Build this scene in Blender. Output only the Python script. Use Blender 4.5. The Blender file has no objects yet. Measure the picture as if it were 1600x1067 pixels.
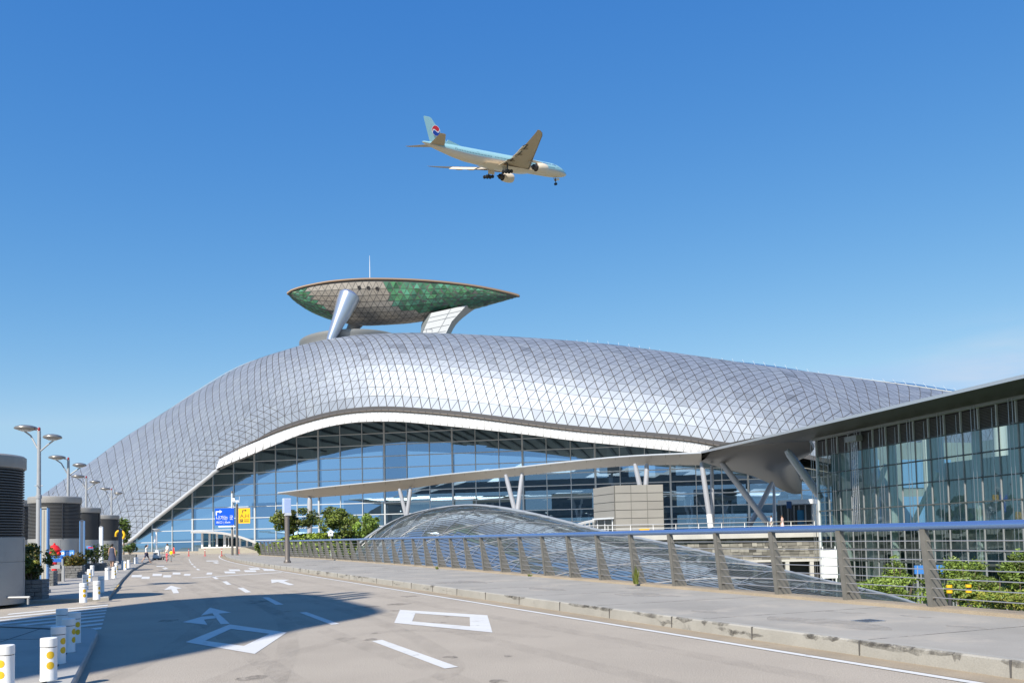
import bpy, bmesh, math, random
import numpy as np
from mathutils import Vector, Matrix
random.seed(7)
R = math.radians
SC = bpy.context.scene
COL = SC.collection

# ------------------------------------------------------------------ camera
F_PX, PITCH, ROLL, SHIFT = 1300.0, R(2.75), -math.atan(.021), .1513
cam_d = bpy.data.cameras.new('camera')
cam = bpy.data.objects.new('camera', cam_d)
COL.objects.link(cam)
cam_d.sensor_width = 36.0
cam_d.lens = 36.0 * F_PX / 1600.0
cam_d.shift_y = SHIFT
cam_d.clip_start = .1
cam_d.clip_end = 8000
EYE = Vector((0, 0, 1.7))
cam.matrix_world = Matrix.Translation(EYE) @ Matrix.Rotation(math.pi/2 + PITCH, 4, 'X') @ Matrix.Rotation(ROLL, 4, 'Z')
SC.camera = cam

# ------------------------------------------------------------------ sky, sun, exposure
SUN_EL, SUN_AZ = R(41), R(206.6)
W = bpy.data.worlds.new("World")
SC.world = W
W.use_nodes = True
nt = W.node_tree
bg = nt.nodes['Background']
sky = nt.nodes.new('ShaderNodeTexSky')
sky.sky_type = 'NISHITA'
sky.sun_disc = False
sky.sun_elevation = SUN_EL
sky.sun_rotation = SUN_AZ
sky.air_density = 1.0
sky.dust_density = 0.0
sky.ozone_density = 6.0
sep = nt.nodes.new('ShaderNodeSeparateColor'); hs = nt.nodes.new('ShaderNodeCombineColor')
nt.links.new(sky.outputs[0], sep.inputs[0])
for ch_, gam_, mul_ in (('Red', 1.52, .445), ('Green', .9, .79), ('Blue', .4, 1.91)):
    pw = nt.nodes.new('ShaderNodeMath'); pw.operation = 'POWER'; pw.inputs[1].default_value = gam_
    ml = nt.nodes.new('ShaderNodeMath'); ml.operation = 'MULTIPLY'; ml.inputs[1].default_value = mul_
    mn = nt.nodes.new('ShaderNodeMath'); mn.operation = 'MINIMUM'; mn.inputs[1].default_value = {'Red': 2.6, 'Green': 4.5, 'Blue': 9}[ch_]
    nt.links.new(sep.outputs[ch_], mn.inputs[0]); nt.links.new(mn.outputs[0], pw.inputs[0]); nt.links.new(pw.outputs[0], ml.inputs[0]); nt.links.new(ml.outputs[0], hs.inputs[ch_])
# thin clouds low in one part of the sky
tc = nt.nodes.new('ShaderNodeTexCoord')
mp = nt.nodes.new('ShaderNodeMapping')
mp.inputs['Scale'].default_value = (5, 5, 26)
mp.inputs['Rotation'].default_value = (0, R(6), 0)
nz = nt.nodes.new('ShaderNodeTexNoise')
nz.inputs['Scale'].default_value = 1.5
nz.inputs['Detail'].default_value = 7
rp = nt.nodes.new('ShaderNodeMapRange')
rp.inputs['From Min'].default_value = .40
rp.inputs['From Max'].default_value = .75
sx = nt.nodes.new('ShaderNodeSeparateXYZ')
mx = nt.nodes.new('ShaderNodeMapRange'); mx.interpolation_type = 'SMOOTHSTEP'
mx.inputs['From Min'].default_value = .38; mx.inputs['From Max'].default_value = .52
mz = nt.nodes.new('ShaderNodeMapRange'); mz.interpolation_type = 'SMOOTHSTEP'
mz.inputs['From Min'].default_value = .23; mz.inputs['From Max'].default_value = .14
mu = nt.nodes.new('ShaderNodeMath'); mu.operation = 'MULTIPLY'
mu2 = nt.nodes.new('ShaderNodeMath'); mu2.operation = 'MULTIPLY'
mu3 = nt.nodes.new('ShaderNodeMath'); mu3.operation = 'MULTIPLY'; mu3.inputs[1].default_value = .85
mixc = nt.nodes.new('ShaderNodeMixRGB')
mixc.inputs['Color2'].default_value = (3.2, 3.5, 4.0, 1)
L = nt.links.new
L(tc.outputs['Generated'], mp.inputs['Vector']); L(mp.outputs[0], nz.inputs['Vector'])
L(nz.outputs['Fac'], rp.inputs['Value']); L(tc.outputs['Generated'], sx.inputs[0])
L(sx.outputs['X'], mx.inputs['Value']); L(sx.outputs['Z'], mz.inputs['Value'])
L(mx.outputs[0], mu.inputs[0]); L(mz.outputs[0], mu.inputs[1])
L(mu.outputs[0], mu2.inputs[0]); L(rp.outputs[0], mu2.inputs[1])
L(mu2.outputs[0], mu3.inputs[0]); L(mu3.outputs[0], mixc.inputs['Fac'])
L(hs.outputs[0], mixc.inputs['Color1']); L(mixc.outputs[0], bg.inputs['Color'])
bg.inputs['Strength'].default_value = .12
sun_d = bpy.data.lights.new('sun', 'SUN')
sun_d.energy = 4.1
sun_d.angle = R(.53)
sun_d.color = (1.0, .93, .82)
sun = bpy.data.objects.new('sun', sun_d)
COL.objects.link(sun)
SUNV = Vector((math.sin(SUN_AZ)*math.cos(SUN_EL), math.cos(SUN_AZ)*math.cos(SUN_EL), math.sin(SUN_EL)))
sun.rotation_euler = SUNV.to_track_quat('Z', 'Y').to_euler()
SC.view_settings.view_transform = 'Standard'
SC.view_settings.look = 'None'
SC.view_settings.exposure = .8
SC.view_settings.gamma = 1
try:
    SC.cycles.max_bounces = 8
    SC.cycles.transparent_max_bounces = 12
except Exception:
    pass

# ------------------------------------------------------------------ where a point of the photograph stands
MC = cam.matrix_world.to_3x3()
def ray(x, y):
    d = Vector(((x-800)/F_PX, (533.5 - y + SHIFT*1600)/F_PX, -1))
    return (MC @ d)
def G(x, y, z=0.0):
    d = ray(x, y); t = (z - EYE.z)/d.z
    return EYE + d*t
def AT(x, y, Y):
    d = ray(x, y)
    return EYE + d*(Y/d.y)

# ------------------------------------------------------------------ materials
MATS = {}
def mat(name, col, rough=.6, metal=0.0, var=0.0, scale=3.0, bump=0.0, bscale=40.0, attr=False, spec=.5, speck=0.0, stain=None, coat=0.0):
    if name in MATS: return MATS[name]
    m = bpy.data.materials.new(name); m.use_nodes = True
    n = m.node_tree.nodes; l = m.node_tree.links.new
    b = n['Principled BSDF']
    b.inputs['Roughness'].default_value = rough
    b.inputs['Metallic'].default_value = metal
    b.inputs['Specular IOR Level'].default_value = spec
    b.inputs['Coat Weight'].default_value = coat
    c = n.new('ShaderNodeRGB'); c.outputs[0].default_value = (*col, 1)
    out = c.outputs[0]
    t = n.new('ShaderNodeTexCoord')
    def noise(sc, det=6, coord='Object', rgh=.6):
        q = n.new('ShaderNodeTexNoise'); q.inputs['Scale'].default_value = sc
        q.inputs['Detail'].default_value = det; q.inputs['Roughness'].default_value = rgh
        l(t.outputs[coord], q.inputs['Vector']); return q.outputs['Fac']
    def mul(fac, lo, hi, o, a=.25, bb=.75):
        r = n.new('ShaderNodeMapRange'); r.inputs['From Min'].default_value = a; r.inputs['From Max'].default_value = bb
        r.inputs['To Min'].default_value = lo; r.inputs['To Max'].default_value = hi
        l(fac, r.inputs['Value'])
        v = n.new('ShaderNodeVectorMath'); v.operation = 'SCALE'
        l(o, v.inputs[0]); l(r.outputs[0], v.inputs['Scale']); return v.outputs[0]
    if var: out = mul(noise(scale), 1-var, 1+var, out)
    if speck: out = mul(noise(60, 3, rgh=.8), 1-speck, 1+speck, out, .35, .65)
    if stain:
        q = n.new('ShaderNodeMixRGB'); q.blend_type = 'MIX'; q.inputs['Color2'].default_value = (*stain[0], 1)
        r = n.new('ShaderNodeMapRange'); r.inputs['From Min'].default_value = stain[2]; r.inputs['From Max'].default_value = stain[2]+.12
        r.inputs['To Max'].default_value = stain[3]
        l(noise(stain[1], 8, rgh=.7), r.inputs['Value']); l(r.outputs[0], q.inputs['Fac']); l(out, q.inputs['Color1']); out = q.outputs[0]
    if attr:
        a = n.new('ShaderNodeAttribute'); a.attribute_name = 'tint'
        q = n.new('ShaderNodeMixRGB'); q.blend_type = 'MULTIPLY'; q.inputs['Fac'].default_value = 1
        l(out, q.inputs['Color1']); l(a.outputs['Color'], q.inputs['Color2']); out = q.outputs[0]
    l(out, b.inputs['Base Color'])
    if bump:
        bm_ = n.new('ShaderNodeBump'); bm_.inputs['Strength'].default_value = bump; bm_.inputs['Distance'].default_value = .02
        l(noise(bscale, 5), bm_.inputs['Height']); l(bm_.outputs[0], b.inputs['Normal'])
    MATS[name] = m
    return m

def glass(name, tint, refl, through, k=.7, rough=.02, more=.35, veil=.12):
    """architectural glass: a mirror coat of colour refl over a tinted see-through sheet"""
    if name in MATS: return MATS[name]
    m = bpy.data.materials.new(name); m.use_nodes = True
    n = m.node_tree.nodes; l = m.node_tree.links.new
    n.remove(n['Principled BSDF'])
    g = n.new('ShaderNodeBsdfGlossy'); g.inputs['Color'].default_value = (*refl, 1); g.inputs['Roughness'].default_value = rough
    t = n.new('ShaderNodeBsdfTransparent'); t.inputs['Color'].default_value = (*through, 1)
    d = n.new('ShaderNodeBsdfDiffuse'); d.inputs['Color'].default_value = (*tint, 1)
    a = n.new('ShaderNodeMixShader'); a.inputs['Fac'].default_value = veil
    b = n.new('ShaderNodeMixShader')
    lw = n.new('ShaderNodeLayerWeight'); lw.inputs['Blend'].default_value = .3
    r = n.new('ShaderNodeMapRange'); r.inputs['To Min'].default_value = k; r.inputs['To Max'].default_value = min(1, k+more)
    l(lw.outputs['Fresnel'], r.inputs['Value']); l(r.outputs[0], b.inputs['Fac'])
    l(t.outputs[0], a.inputs[1]); l(d.outputs[0], a.inputs[2])
    l(a.outputs[0], b.inputs[1]); l(g.outputs[0], b.inputs[2])
    l(b.outputs[0], n['Material Output'].inputs['Surface'])
    MATS[name] = m
    return m

# ------------------------------------------------------------------ mesh building
class MB:
    def __init__(s): s.v = []; s.f = []; s.m = []; s.t = []
    def vert(s, p): s.v.append(tuple(p)); return len(s.v)-1
    def face(s, pts, m=0, tint=None):
        i = len(s.v); s.v += [tuple(p) for p in pts]; s.f.append(tuple(range(i, i+len(pts)))); s.m.append(m); s.t.append(tint)
    def box(s, c, size, rz=0.0, m=0, mtx=None):
        x, y, z = size[0]/2, size[1]/2, size[2]/2
        M = mtx if mtx is not None else Matrix.Translation(c or (0,0,0)) @ Matrix.Rotation(rz, 4, 'Z')
        P = [M @ Vector(q) for q in ((-x,-y,-z),(x,-y,-z),(x,y,-z),(-x,y,-z),(-x,-y,z),(x,-y,z),(x,y,z),(-x,y,z))]
        i = len(s.v); s.v += [tuple(p) for p in P]
        for q in ((3,2,1,0),(4,5,6,7),(0,1,5,4),(1,2,6,5),(2,3,7,6),(3,0,4,7)):
            s.f.append(tuple(i+a for a in q)); s.m.append(m); s.t.append(None)
    def bar(s, p, q, w, h=None, m=0, up=(0,0,1)):
        p, q = Vector(p), Vector(q); h = w if h is None else h
        d = q-p; ln = d.length
        if ln < 1e-6: return
        d.normalize(); u = Vector(up)
        if abs(d.dot(u)) > .99: u = Vector((0,1,0)) if abs(d.y) < .9 else Vector((1,0,0))
        sd = d.cross(u).normalized(); u = sd.cross(d).normalized()
        M = Matrix((( sd.x, d.x, u.x, 0), (sd.y, d.y, u.y, 0), (sd.z, d.z, u.z, 0), (0,0,0,1)))
        M = Matrix.Translation((p+q)/2) @ M
        s.box(None, (w, ln, h), m=m, mtx=M)
    def tube(s, pts, r, n=8, m=0, cap=True):
        pts = [Vector(p) for p in pts]
        rr = r if isinstance(r, (list, tuple)) else [r]*len(pts)
        rings = []; prev = None
        for k, p in enumerate(pts):
            d = (pts[min(k+1, len(pts)-1)] - pts[max(k-1, 0)]).normalized()
            if prev is None:
                a = Vector((0,0,1)) if abs(d.z) < .9 else Vector((1,0,0))
                u = d.cross(a).normalized()
            else:
                u = (prev - d*prev.dot(d)).normalized()
            prev = u; w = d.cross(u)
            i = len(s.v)
            for j in range(n):
                a = 2*math.pi*j/n
                s.v.append(tuple(p + (u*math.cos(a)+w*math.sin(a))*rr[k]))
            rings.append(i)
        for a, b in zip(rings, rings[1:]):
            for j in range(n):
                s.f.append((a+j, a+(j+1)%n, b+(j+1)%n, b+j)); s.m.append(m); s.t.append(None)
        if cap:
            s.f.append(tuple(rings[0]+j for j in reversed(range(n)))); s.m.append(m); s.t.append(None)
            s.f.append(tuple(rings[-1]+j for j in range(n))); s.m.append(m); s.t.append(None)
    def lathe(s, prof, c=(0,0,0), n=24, m=0, mtx=None, close=True):
        M = mtx if mtx is not None else Matrix.Translation(c)
        rings = []
        for r, z in prof:
            i = len(s.v)
            for j in range(n):
                a = 2*math.pi*j/n
                s.v.append(tuple(M @ Vector((r*math.cos(a), r*math.sin(a), z))))
            rings.append(i)
        for k, (a, b) in enumerate(zip(rings, rings[1:])):
            mm = m[k] if isinstance(m, (list, tuple)) else m
            for j in range(n):
                s.f.append((a+j, a+(j+1)%n, b+(j+1)%n, b+j)); s.m.append(mm); s.t.append(None)
        if close:
            m0 = m[0] if isinstance(m, (list, tuple)) else m; m1 = m[-1] if isinstance(m, (list, tuple)) else m
            s.f.append(tuple(rings[0]+j for j in reversed(range(n)))); s.m.append(m0); s.t.append(None)
            s.f.append(tuple(rings[-1]+j for j in range(n))); s.m.append(m1); s.t.append(None)
    def prism(s, poly, z0, z1, m=0, mtx=None):
        M = mtx if mtx is not None else Matrix.Identity(4)
        n = len(poly); i = len(s.v)
        s.v += [tuple(M @ Vector((p[0], p[1], z0))) for p in poly] + [tuple(M @ Vector((p[0], p[1], z1))) for p in poly]
        s.f.append(tuple(i+j for j in reversed(range(n)))); s.f.append(tuple(i+n+j for j in range(n)))
        s.m += [m, m]; s.t += [None, None]
        for j in range(n):
            k = (j+1) % n
            s.f.append((i+j, i+k, i+n+k, i+n+j)); s.m.append(m); s.t.append(None)
    def grid(s, rows, m=0, wrap=False, fm=None):
        i = len(s.v); nr, nc = len(rows), len(rows[0])
        for r_ in rows: s.v += [tuple(p) for p in r_]
        for a in range(nr-1):
            for b in range(nc if wrap else nc-1):
                c = (b+1) % nc
                s.f.append((i+a*nc+b, i+a*nc+c, i+(a+1)*nc+c, i+(a+1)*nc+b)); s.m.append(fm(a, b) if fm else m); s.t.append(None)
    def add(s, o):
        i = len(s.v); s.v += o.v; s.f += [tuple(a+i for a in f) for f in o.f]; s.m += o.m; s.t += o.t
    def build(s, name, mats, parent=None, smooth=None, fix=False):
        me = bpy.data.meshes.new(name)
        me.from_pydata(s.v, [], s.f)
        mats = mats if isinstance(mats, (list, tuple)) else [mats]
        for q in mats: me.materials.append(q)
        if len(mats) > 1: me.polygons.foreach_set('material_index', s.m)
        if any(t is not None for t in s.t):
            at = me.color_attributes.new('tint', 'FLOAT_COLOR', 'CORNER')
            arr = []
            for t, f in zip(s.t, s.f):
                c = (1,1,1) if t is None else (t if isinstance(t, tuple) else (t,t,t))
                arr += [c[0], c[1], c[2], 1.0]*len(f)
            at.data.foreach_set('color', arr)
        if fix:
            b = bmesh.new(); b.from_mesh(me)
            bmesh.ops.remove_doubles(b, verts=b.verts, dist=1e-4)
            bmesh.ops.recalc_face_normals(b, faces=b.faces); b.to_mesh(me); b.free()
        me.update()
        if smooth is not None:
            me.polygons.foreach_set('use_smooth', [True]*len(me.polygons))
            me.set_sharp_from_angle(angle=R(smooth))
        o = bpy.data.objects.new(name, me)
        COL.objects.link(o)
        if parent is not None: o.parent = parent
        return o

def tag(o, label=None, cat=None, group=None, kind=None):
    if label: o['label'] = label
    if cat: o['category'] = cat
    if group: o['group'] = group
    if kind: o['kind'] = kind
    return o
def thing(name, label, cat, loc=(0,0,0), rz=0.0, group=None):
    o = bpy.data.objects.new(name, None)
    o.empty_display_size = .2
    COL.objects.link(o); o.location = loc; o.rotation_euler = (0,0,rz)
    return tag(o, label, cat, group)
def kids(o): return [c for c in bpy.data.objects if c.parent == o]
def copy_tree(o, parent=None):
    c = o.copy(); COL.objects.link(c); c.parent = parent
    for ch in kids(o): copy_tree(ch, c)
    return c
def place(o, loc, rz, label, group=None):
    o.location = loc; o.rotation_euler = (0,0,rz); o['label'] = label
    if group: o['group'] = group
def struct(mb, name, m, **k): return tag(mb.build(name, m, **k), kind='structure')
def each(parts, name, m, parent, **k):
    """one part per shape"""
    return [q.build(name, m, parent, **k) for q in parts]
def strip(mb, pts, w0, w1, z0, z1):
    """a mitred kerb along pts from offset w0 to w1 (to the right of travel)"""
    P = [Vector((p[0], p[1], 0)) for p in pts]; rows = []
    for k, p in enumerate(P):
        a = (p-P[k-1]).normalized() if k else None; b = (P[k+1]-p).normalized() if k < len(P)-1 else None
        d = ((a or b)+(b or a)).normalized(); n = Vector((d.y,-d.x,0)); sc = 1/max(.4, n.dot(Vector(((a or b).y,-(a or b).x,0))))
        rows.append([p+n*w0*sc+Vector((0,0,z)) for z in (z0,z1-.02)] + [p+n*(w0+(.02 if w1>w0 else -.02))*sc+Vector((0,0,z1)), p+n*w1*sc+Vector((0,0,z1)), p+n*w1*sc+Vector((0,0,z0))])
    mb.grid(rows); mb.face(rows[0]); mb.face(list(reversed(rows[-1])))
def spline(P, n):
    """points along a Catmull-Rom curve through P"""
    P = [Vector(p) for p in P]; Q = [P[0]*2-P[1]] + P + [P[-1]*2-P[-2]]
    out = []
    for k in range(n+1):
        t = k/n*(len(P)-1); i = min(int(t), len(P)-2); u = t-i
        a, b, c, d = Q[i], Q[i+1], Q[i+2], Q[i+3]
        out.append(.5*((2*b)+(c-a)*u+(2*a-5*b+4*c-d)*u*u+(3*b-a-3*c+d)*u**3))
    return out
def resample(P, n):
    P = [Vector(p) for p in P]; s = [0]
    for a, b in zip(P, P[1:]): s.append(s[-1]+(b-a).length)
    out = []; j = 0
    for k in range(n+1):
        d = s[-1]*k/n
        while j < len(P)-2 and s[j+1] < d: j += 1
        u = (d-s[j])/max(1e-9, s[j+1]-s[j]); out.append(P[j].lerp(P[j+1], u))
    return out
def text_mesh(body, size=1.0, align='CENTER'):
    c = bpy.data.curves.new('writing', 'FONT'); c.body = body; c.size = size; c.align_x = align; c.align_y = 'CENTER'
    o = bpy.data.objects.new('writing', c); COL.objects.link(o)
    dg = bpy.context.evaluated_depsgraph_get(); dg.update()
    me = bpy.data.meshes.new_from_object(o.evaluated_get(dg))
    v = [tuple(p.co) for p in me.vertices]; f = [tuple(p.vertices) for p in me.polygons]
    bpy.data.objects.remove(o); bpy.data.curves.remove(c); bpy.data.meshes.remove(me)
    return v, f
def add_text(mb, body, size, fn, m=0, align='CENTER'):
    v, f = text_mesh(body, size, align)
    for q in f: mb.face([fn(v[i][0], v[i][1]) for i in q], m)
def fit_text(mb, body, w, h, fn, cx, cy, m=0):
    """writing scaled to fill a w x h box centred at cx, cy"""
    v, f = text_mesh(body, 1.0)
    xs = [p[0] for p in v]; ys = [p[1] for p in v]
    x0, x1, y0, y1 = min(xs), max(xs), min(ys), max(ys)
    for q in f:
        mb.face([fn(cx+((v[i][0]-x0)/(x1-x0)-.5)*w, cy+((v[i][1]-y0)/(y1-y0)-.5)*h) for i in q], m)
# ------------------------------------------------------------------ shared materials
M_ASPH = mat('asphalt', (.365,.322,.268), .9, var=.10, scale=.35, speck=.30, bump=.5, bscale=38, stain=((.29,.255,.215), .22, .58, .5), spec=.2)
M_PAVE = mat('pavement concrete', (.31,.292,.262), .9, var=.16, scale=.45, speck=.12, bump=.2, bscale=30, stain=((.40,.362,.31), .55, .52, .75), spec=.2)
M_KERB = mat('kerb stone', (.32,.305,.27), .85, var=.15, scale=1.2, speck=.1, bump=.2, stain=((.14,.13,.12), 1.6, .58, .8))
M_TAN = mat('tan concrete', (.30,.245,.175), .9, var=.18, scale=1.0, speck=.15, bump=.3, stain=((.17,.14,.10), 1.5, .62, .6))
M_PAINT = mat('road paint', (.60,.595,.575), .7, var=.06, scale=2, speck=.06, stain=((.33,.31,.28), 3.2, .57, .75))
M_SLAB = mat('paving slabs', (.34,.318,.285), .85, var=.15, scale=.8, speck=.1, bump=.2)
M_EARTH = mat('ground', (.16,.17,.11), .95, var=.3, scale=.08)
M_STEEL = mat('brushed steel', (.55,.55,.55), .35, .9, var=.05)
M_LIGHTM = mat('pale painted metal', (.62,.64,.66), .45, .1, var=.04)
M_WHITE = mat('white paint', (.80,.80,.79), .5, var=.04, scale=4, stain=((.5,.48,.44), 2.5, .66, .5))
M_DARK = mat('dark metal', (.06,.06,.065), .5, .3)
M_BLACK = mat('black rubber', (.02,.02,.022), .7)
M_GREYM = mat('grey painted steel', (.30,.31,.32), .5, .2, var=.06)
M_BLUE = mat('sign blue', (.004,.085,.62), .5, spec=.2)
M_YEL = mat('sign yellow', (.85,.48,.01), .4)
M_RED = mat('red paint', (.65,.02,.02), .4)
M_SIGNW = mat('sign white', (.85,.86,.88), .4)

def kerbx(Y): return 10 - .475*Y + (.0012*(Y-51)**2 if Y > 51 else 0)
def fencex(Y): return 14.2 - .43*Y - (.0009*(Y-39)**2 if Y > 39 else 0)

# ------------------------------------------------------------------ ground, road, pavement
g = MB(); s = 4000
g.face([(-s,-s,-4.2),(s,-s,-4.2),(s,s,-4.2),(-s,s,-4.2)])
struct(g, 'ground', M_EARTH)

Ys = [3+k*1.5 for k in range(60)]
Ys = [y for y in Ys if y < 92] + [92]
road = MB()
edge = [(fencex(y)+.25, y) for y in [-6]+Ys]
poly = [(-300,-160),(60,-160),(60,-6)] + edge + [(-10,100),(30,122),(300,130),(300,330),(-300,330)]
road.prism(poly, -4.3, 0)
ro = struct(road, 'road', [M_ASPH])

pav = MB(); kb = MB(); cope = MB(); gut = MB(); line = MB()
KY = [3+k*1.5 for k in range(77)]
KY = [y for y in KY if y <= 118]
for a, b in zip(KY, KY[1:]):
    def far(y): return fencex(y)-.12 if y <= 92 else (-28.0-.12) + (y-92)/26*(-13.2+.3)
    pa = [(kerbx(a)+.2, a), (far(a), a), (far(b), b), (kerbx(b)+.2, b)]
    pav.face([(x, y, .2) for x, y in pa])
    # kerb stones (2 m each carry a joint), gutter apron and edge line
    for z0, z1, x0, x1, mb in ((-.02,.206,0,.2,kb),):
        A = [(kerbx(a)+x0, a, z0),(kerbx(b)+x0, b, z0),(kerbx(b)+x0+.015, b, z1-.02),(kerbx(a)+x0+.015, a, z1-.02)]
        mb.face(A)
        mb.face([A[3],A[2],(kerbx(b)+x0+.04,b,z1),(kerbx(a)+x0+.04,a,z1)])
        mb.face([(kerbx(a)+x0+.04,a,z1),(kerbx(b)+x0+.04,b,z1),(kerbx(b)+x1,b,z1),(kerbx(a)+x1,a,z1)])
    gut.face([(kerbx(a)-.52,a,.004),(kerbx(a)+.01,a,.004),(kerbx(b)+.01,b,.004),(kerbx(b)-.52,b,.004)])
    line.face([(kerbx(a)-.72,a,.008),(kerbx(a)-.57,a,.008),(kerbx(b)-.57,b,.008),(kerbx(b)-.72,b,.008)])
for a, b in zip(Ys, Ys[1:]):
    xa, xb = fencex(a), fencex(b)
    cope.face([(xa-.14,a,.2),(xb-.14,b,.2),(xb-.12,b,.26),(xa-.12,a,.26)])
    cope.face([(xa-.12,a,.26),(xb-.12,b,.26),(xb+.5,b,.26),(xa+.5,a,.26)])
    cope.face([(xa+.5,a,.26),(xb+.5,b,.26),(xb+.5,b,-4.25),(xa+.5,a,-4.25)])
# joints of the kerb stones, fine dark gaps
jt = MB(); d = 0; ly = None
for k in range(1, 57):
    y = 3.7 + k*1.9
    jt.box((kerbx(y)+.01, y, .095), (.03, .018, .215), rz=math.atan(.475))
kb.add(jt) if False else None
struct(pav, 'pavement', M_PAVE)
struct(kb, 'kerb', M_KERB)
struct(jt, 'kerb_joint', mat('joint', (.10,.095,.09), .9))
struct(cope, 'kerb_coping', M_TAN)
struct(gut, 'road_gutter', M_TAN)
struct(line, 'road_edge_line', M_PAINT)

# left pavement with its kerb, and the near kerbed island
C = [G(165,938), G(188,908), G(203,893), G(222,882), G(238,875), G(262,868)]
side = [(p.x, p.y) for p in C]
sp = MB(); sp.prism([(-80,26.2),(C[0].x-.6, C[0].y-.3)] + side + [(-52,130),(-80,130)], -.05, .1)
struct(sp, 'pavement_left', [M_SLAB])
kk = MB()
kpts = [(C[0].x-4, C[0].y-1.3)] + [(C[0].x-.6, C[0].y-.3)] + side
strip(kk, kpts, .09, -.09, -.02, .115)
struct(kk, 'kerb_left', M_KERB)
isl = [(p.x,p.y) for p in (G(108,1086), G(118,1067), G(136,1030), G(147,1006), G(151,998), G(150.5,994.5), G(147,992), G(140,990.5), G(124,989.5), G(60,986.5), G(0,984))]
isl = [Vector((*p,0)) for p in isl]
ip = MB(); ip.prism([(p.x,p.y) for p in isl] + [(-22,17.2),(-22,2),(isl[0].x-.3,2)], -.05, .1)
struct(ip, 'traffic_island_pavement', [M_SLAB])
ik = MB()
q = [(isl[0].x-.3,3)] + [(p.x,p.y) for p in isl]
strip(ik, q, .02, -.26, -.02, .118)
sj0 = MB(); strip(sj0, q, -.265, -.285, .05, .1185); struct(sj0, 'island_kerb_joint', mat('joint', (.10,.095,.09), .9))
struct(ik, 'traffic_island_kerb', mat('island kerb', (.36,.35,.33), .85, var=.12, scale=1, speck=.1))
# slab joints on the island and left pavement
sj = MB()
for k in range(9):
    x = -7.2-k*1.1; sj.box((x-.6, 10.5, .1015), (.022, 12, .004), rz=R(14))
for k in range(5): sj.box((-14.5, 5+2.6*k, .102), (13, .02, .004), rz=R(-8))
for k in range(26): sj.box((-26-.42*k-2, 28+3.6*k, .1015), (18+.4*k, .03, .004), rz=R(-12))
struct(sj, 'pavement_joint', mat('joint', (.10,.095,.09), .9))

# ------------------------------------------------------------------ painted marks, all lying on the road
mk = MB()
def paint(pts, z=.006): mk.face([(p.x,p.y,z) for p in (G(x,y) for x,y in pts)])
def frame(o, i):
    for k in range(4):
        j = (k+1) % 4; paint([o[k],o[j],i[j],i[k]])
frame([(290,1003),(359,975.3),(448,988),(398,1021.5)], [(320.5,1001),(361,982.3),(421,990),(381,1009)])
frame([(616,973),(625,952.5),(761.5,961),(769.5,988)], [(644,970.5),(649,958),(734,964),(734.5,978.5)])
# straight-and-left arrow
paint([(328,949),(361,957),(341.5,958.5),(332,957.8),(314,961.5)])
paint([(285.5,971.7),(315,963.2),(318,967),(324,976)])
paint([(315,963.2),(336,961.7),(338,965.5),(318,968)])
paint([(332,957.8),(341.5,958.5),(359,974.2),(345,975.2)])
for d in ([(410,933),(420,933),(443,944.3),(431,944.7)], [(468,956.7),(478.7,956),(530.5,974.5),(518,976)],
          [(581,1001.5),(597,999.5),(716,1041.8),(695,1044.5)], [(371,918),(380,918),(393,925),(383.5,925.6)],
          [(347,908.3),(354,907.7),(361.8,913),(355,913.4)], [(329.5,900),(335,899.5),(341.8,904),(336.5,904.5)],
          [(306,888.3),(309.5,888),(313,890.3),(309,890.6)], [(301,884),(304,883.8),(307,886),(304,886.3)],
          [(297.5,880),(299.8,879.8),(302.5,882),(300,882.3)], [(295.5,876.5),(297.5,876.4),(299,878.6),(296.8,878.7)],
          [(294.5,873.3),(296.2,873.3),(297.2,875.3),(295.3,875.4)]): paint(d)
# single arrows
paint([(423.5,905),(452,905.5),(444,908),(460,913.3),(452,914),(434,909),(424.5,910.7)])
paint([(267,914.5),(284,919),(276,919.6),(280,926.3),(271,926.8),(267.5,920.5),(256,921.5)])
for d in ([(206,898),(222,898),(221,901.5),(205,901.5)], [(222,900.5),(234,900.5),(233.5,904),(220.5,904)],
          [(239,896),(253,896),(252.5,899.5),(238,899.5)], [(255.5,898.3),(268,898.3),(267,901.6),(254.5,901.6)],
          [(270,894.2),(282,894.2),(282,897.2),(269.5,897.2)], [(288,896.2),(298,896.2),(297,899),(287,899)],
          [(324,894.2),(332,894.2),(331,897.2),(322,897.2)], [(350,892.5),(367,892.5),(368,895.3),(352,895.3)], [(357,889.2),(374,889.2),(376,891.8),(359,891.8)],
          [(381,890.6),(399,890.6),(401,893.2),(383,893.2)], [(388,887.2),(404,887.2),(407,889.8),(391,889.8)],
          [(410,888.6),(427,888.6),(431,891.4),(413,891.4)]): paint(d)
paint([(300,902.2),(440,893.6),(440,894.2),(300,902.9)])
paint([(322,875.5),(340,875.3),(342,876.7),(323,876.8)]); paint([(332,878.6),(338,877.7),(343,879.2),(338,880.2)])
paint([(245,883.6),(257,883.6),(256.5,885),(244,885)]); paint([(253,887.5),(259,886),(263,888),(258,889.5)])
# zebra crossing to the left
a0, a1 = G(169,944.3), G(158.5,981)
for k in range(8):
    t = k/7.2; p = a0.lerp(a1, t); u = Vector((-1.32,-2.5,0)); w = (a1-a0).normalized()*.46
    mk.face([(v.x,v.y,.0065) for v in (p, p+w, p+w+u*(1+.5*t), p+u*(1+.5*t))])
struct(mk, 'road_markings', M_PAINT)
ym = MB()
for P_ in ([(183,913),(187,912.5),(184,916.5),(179,917.5)],[(176,918.3),(183,917.6),(180,920.5),(175,921)],[(170,921.5),(178,920.6),(176,922.4),(168,923.5)]):
    ym.face([(p.x,p.y,.105) for p in (G(x,y,.1) for x,y in P_)])
struct(ym, 'pavement_markings', mat('worn yellow', (.62,.42,.12), .8, var=.3, scale=6))
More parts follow.
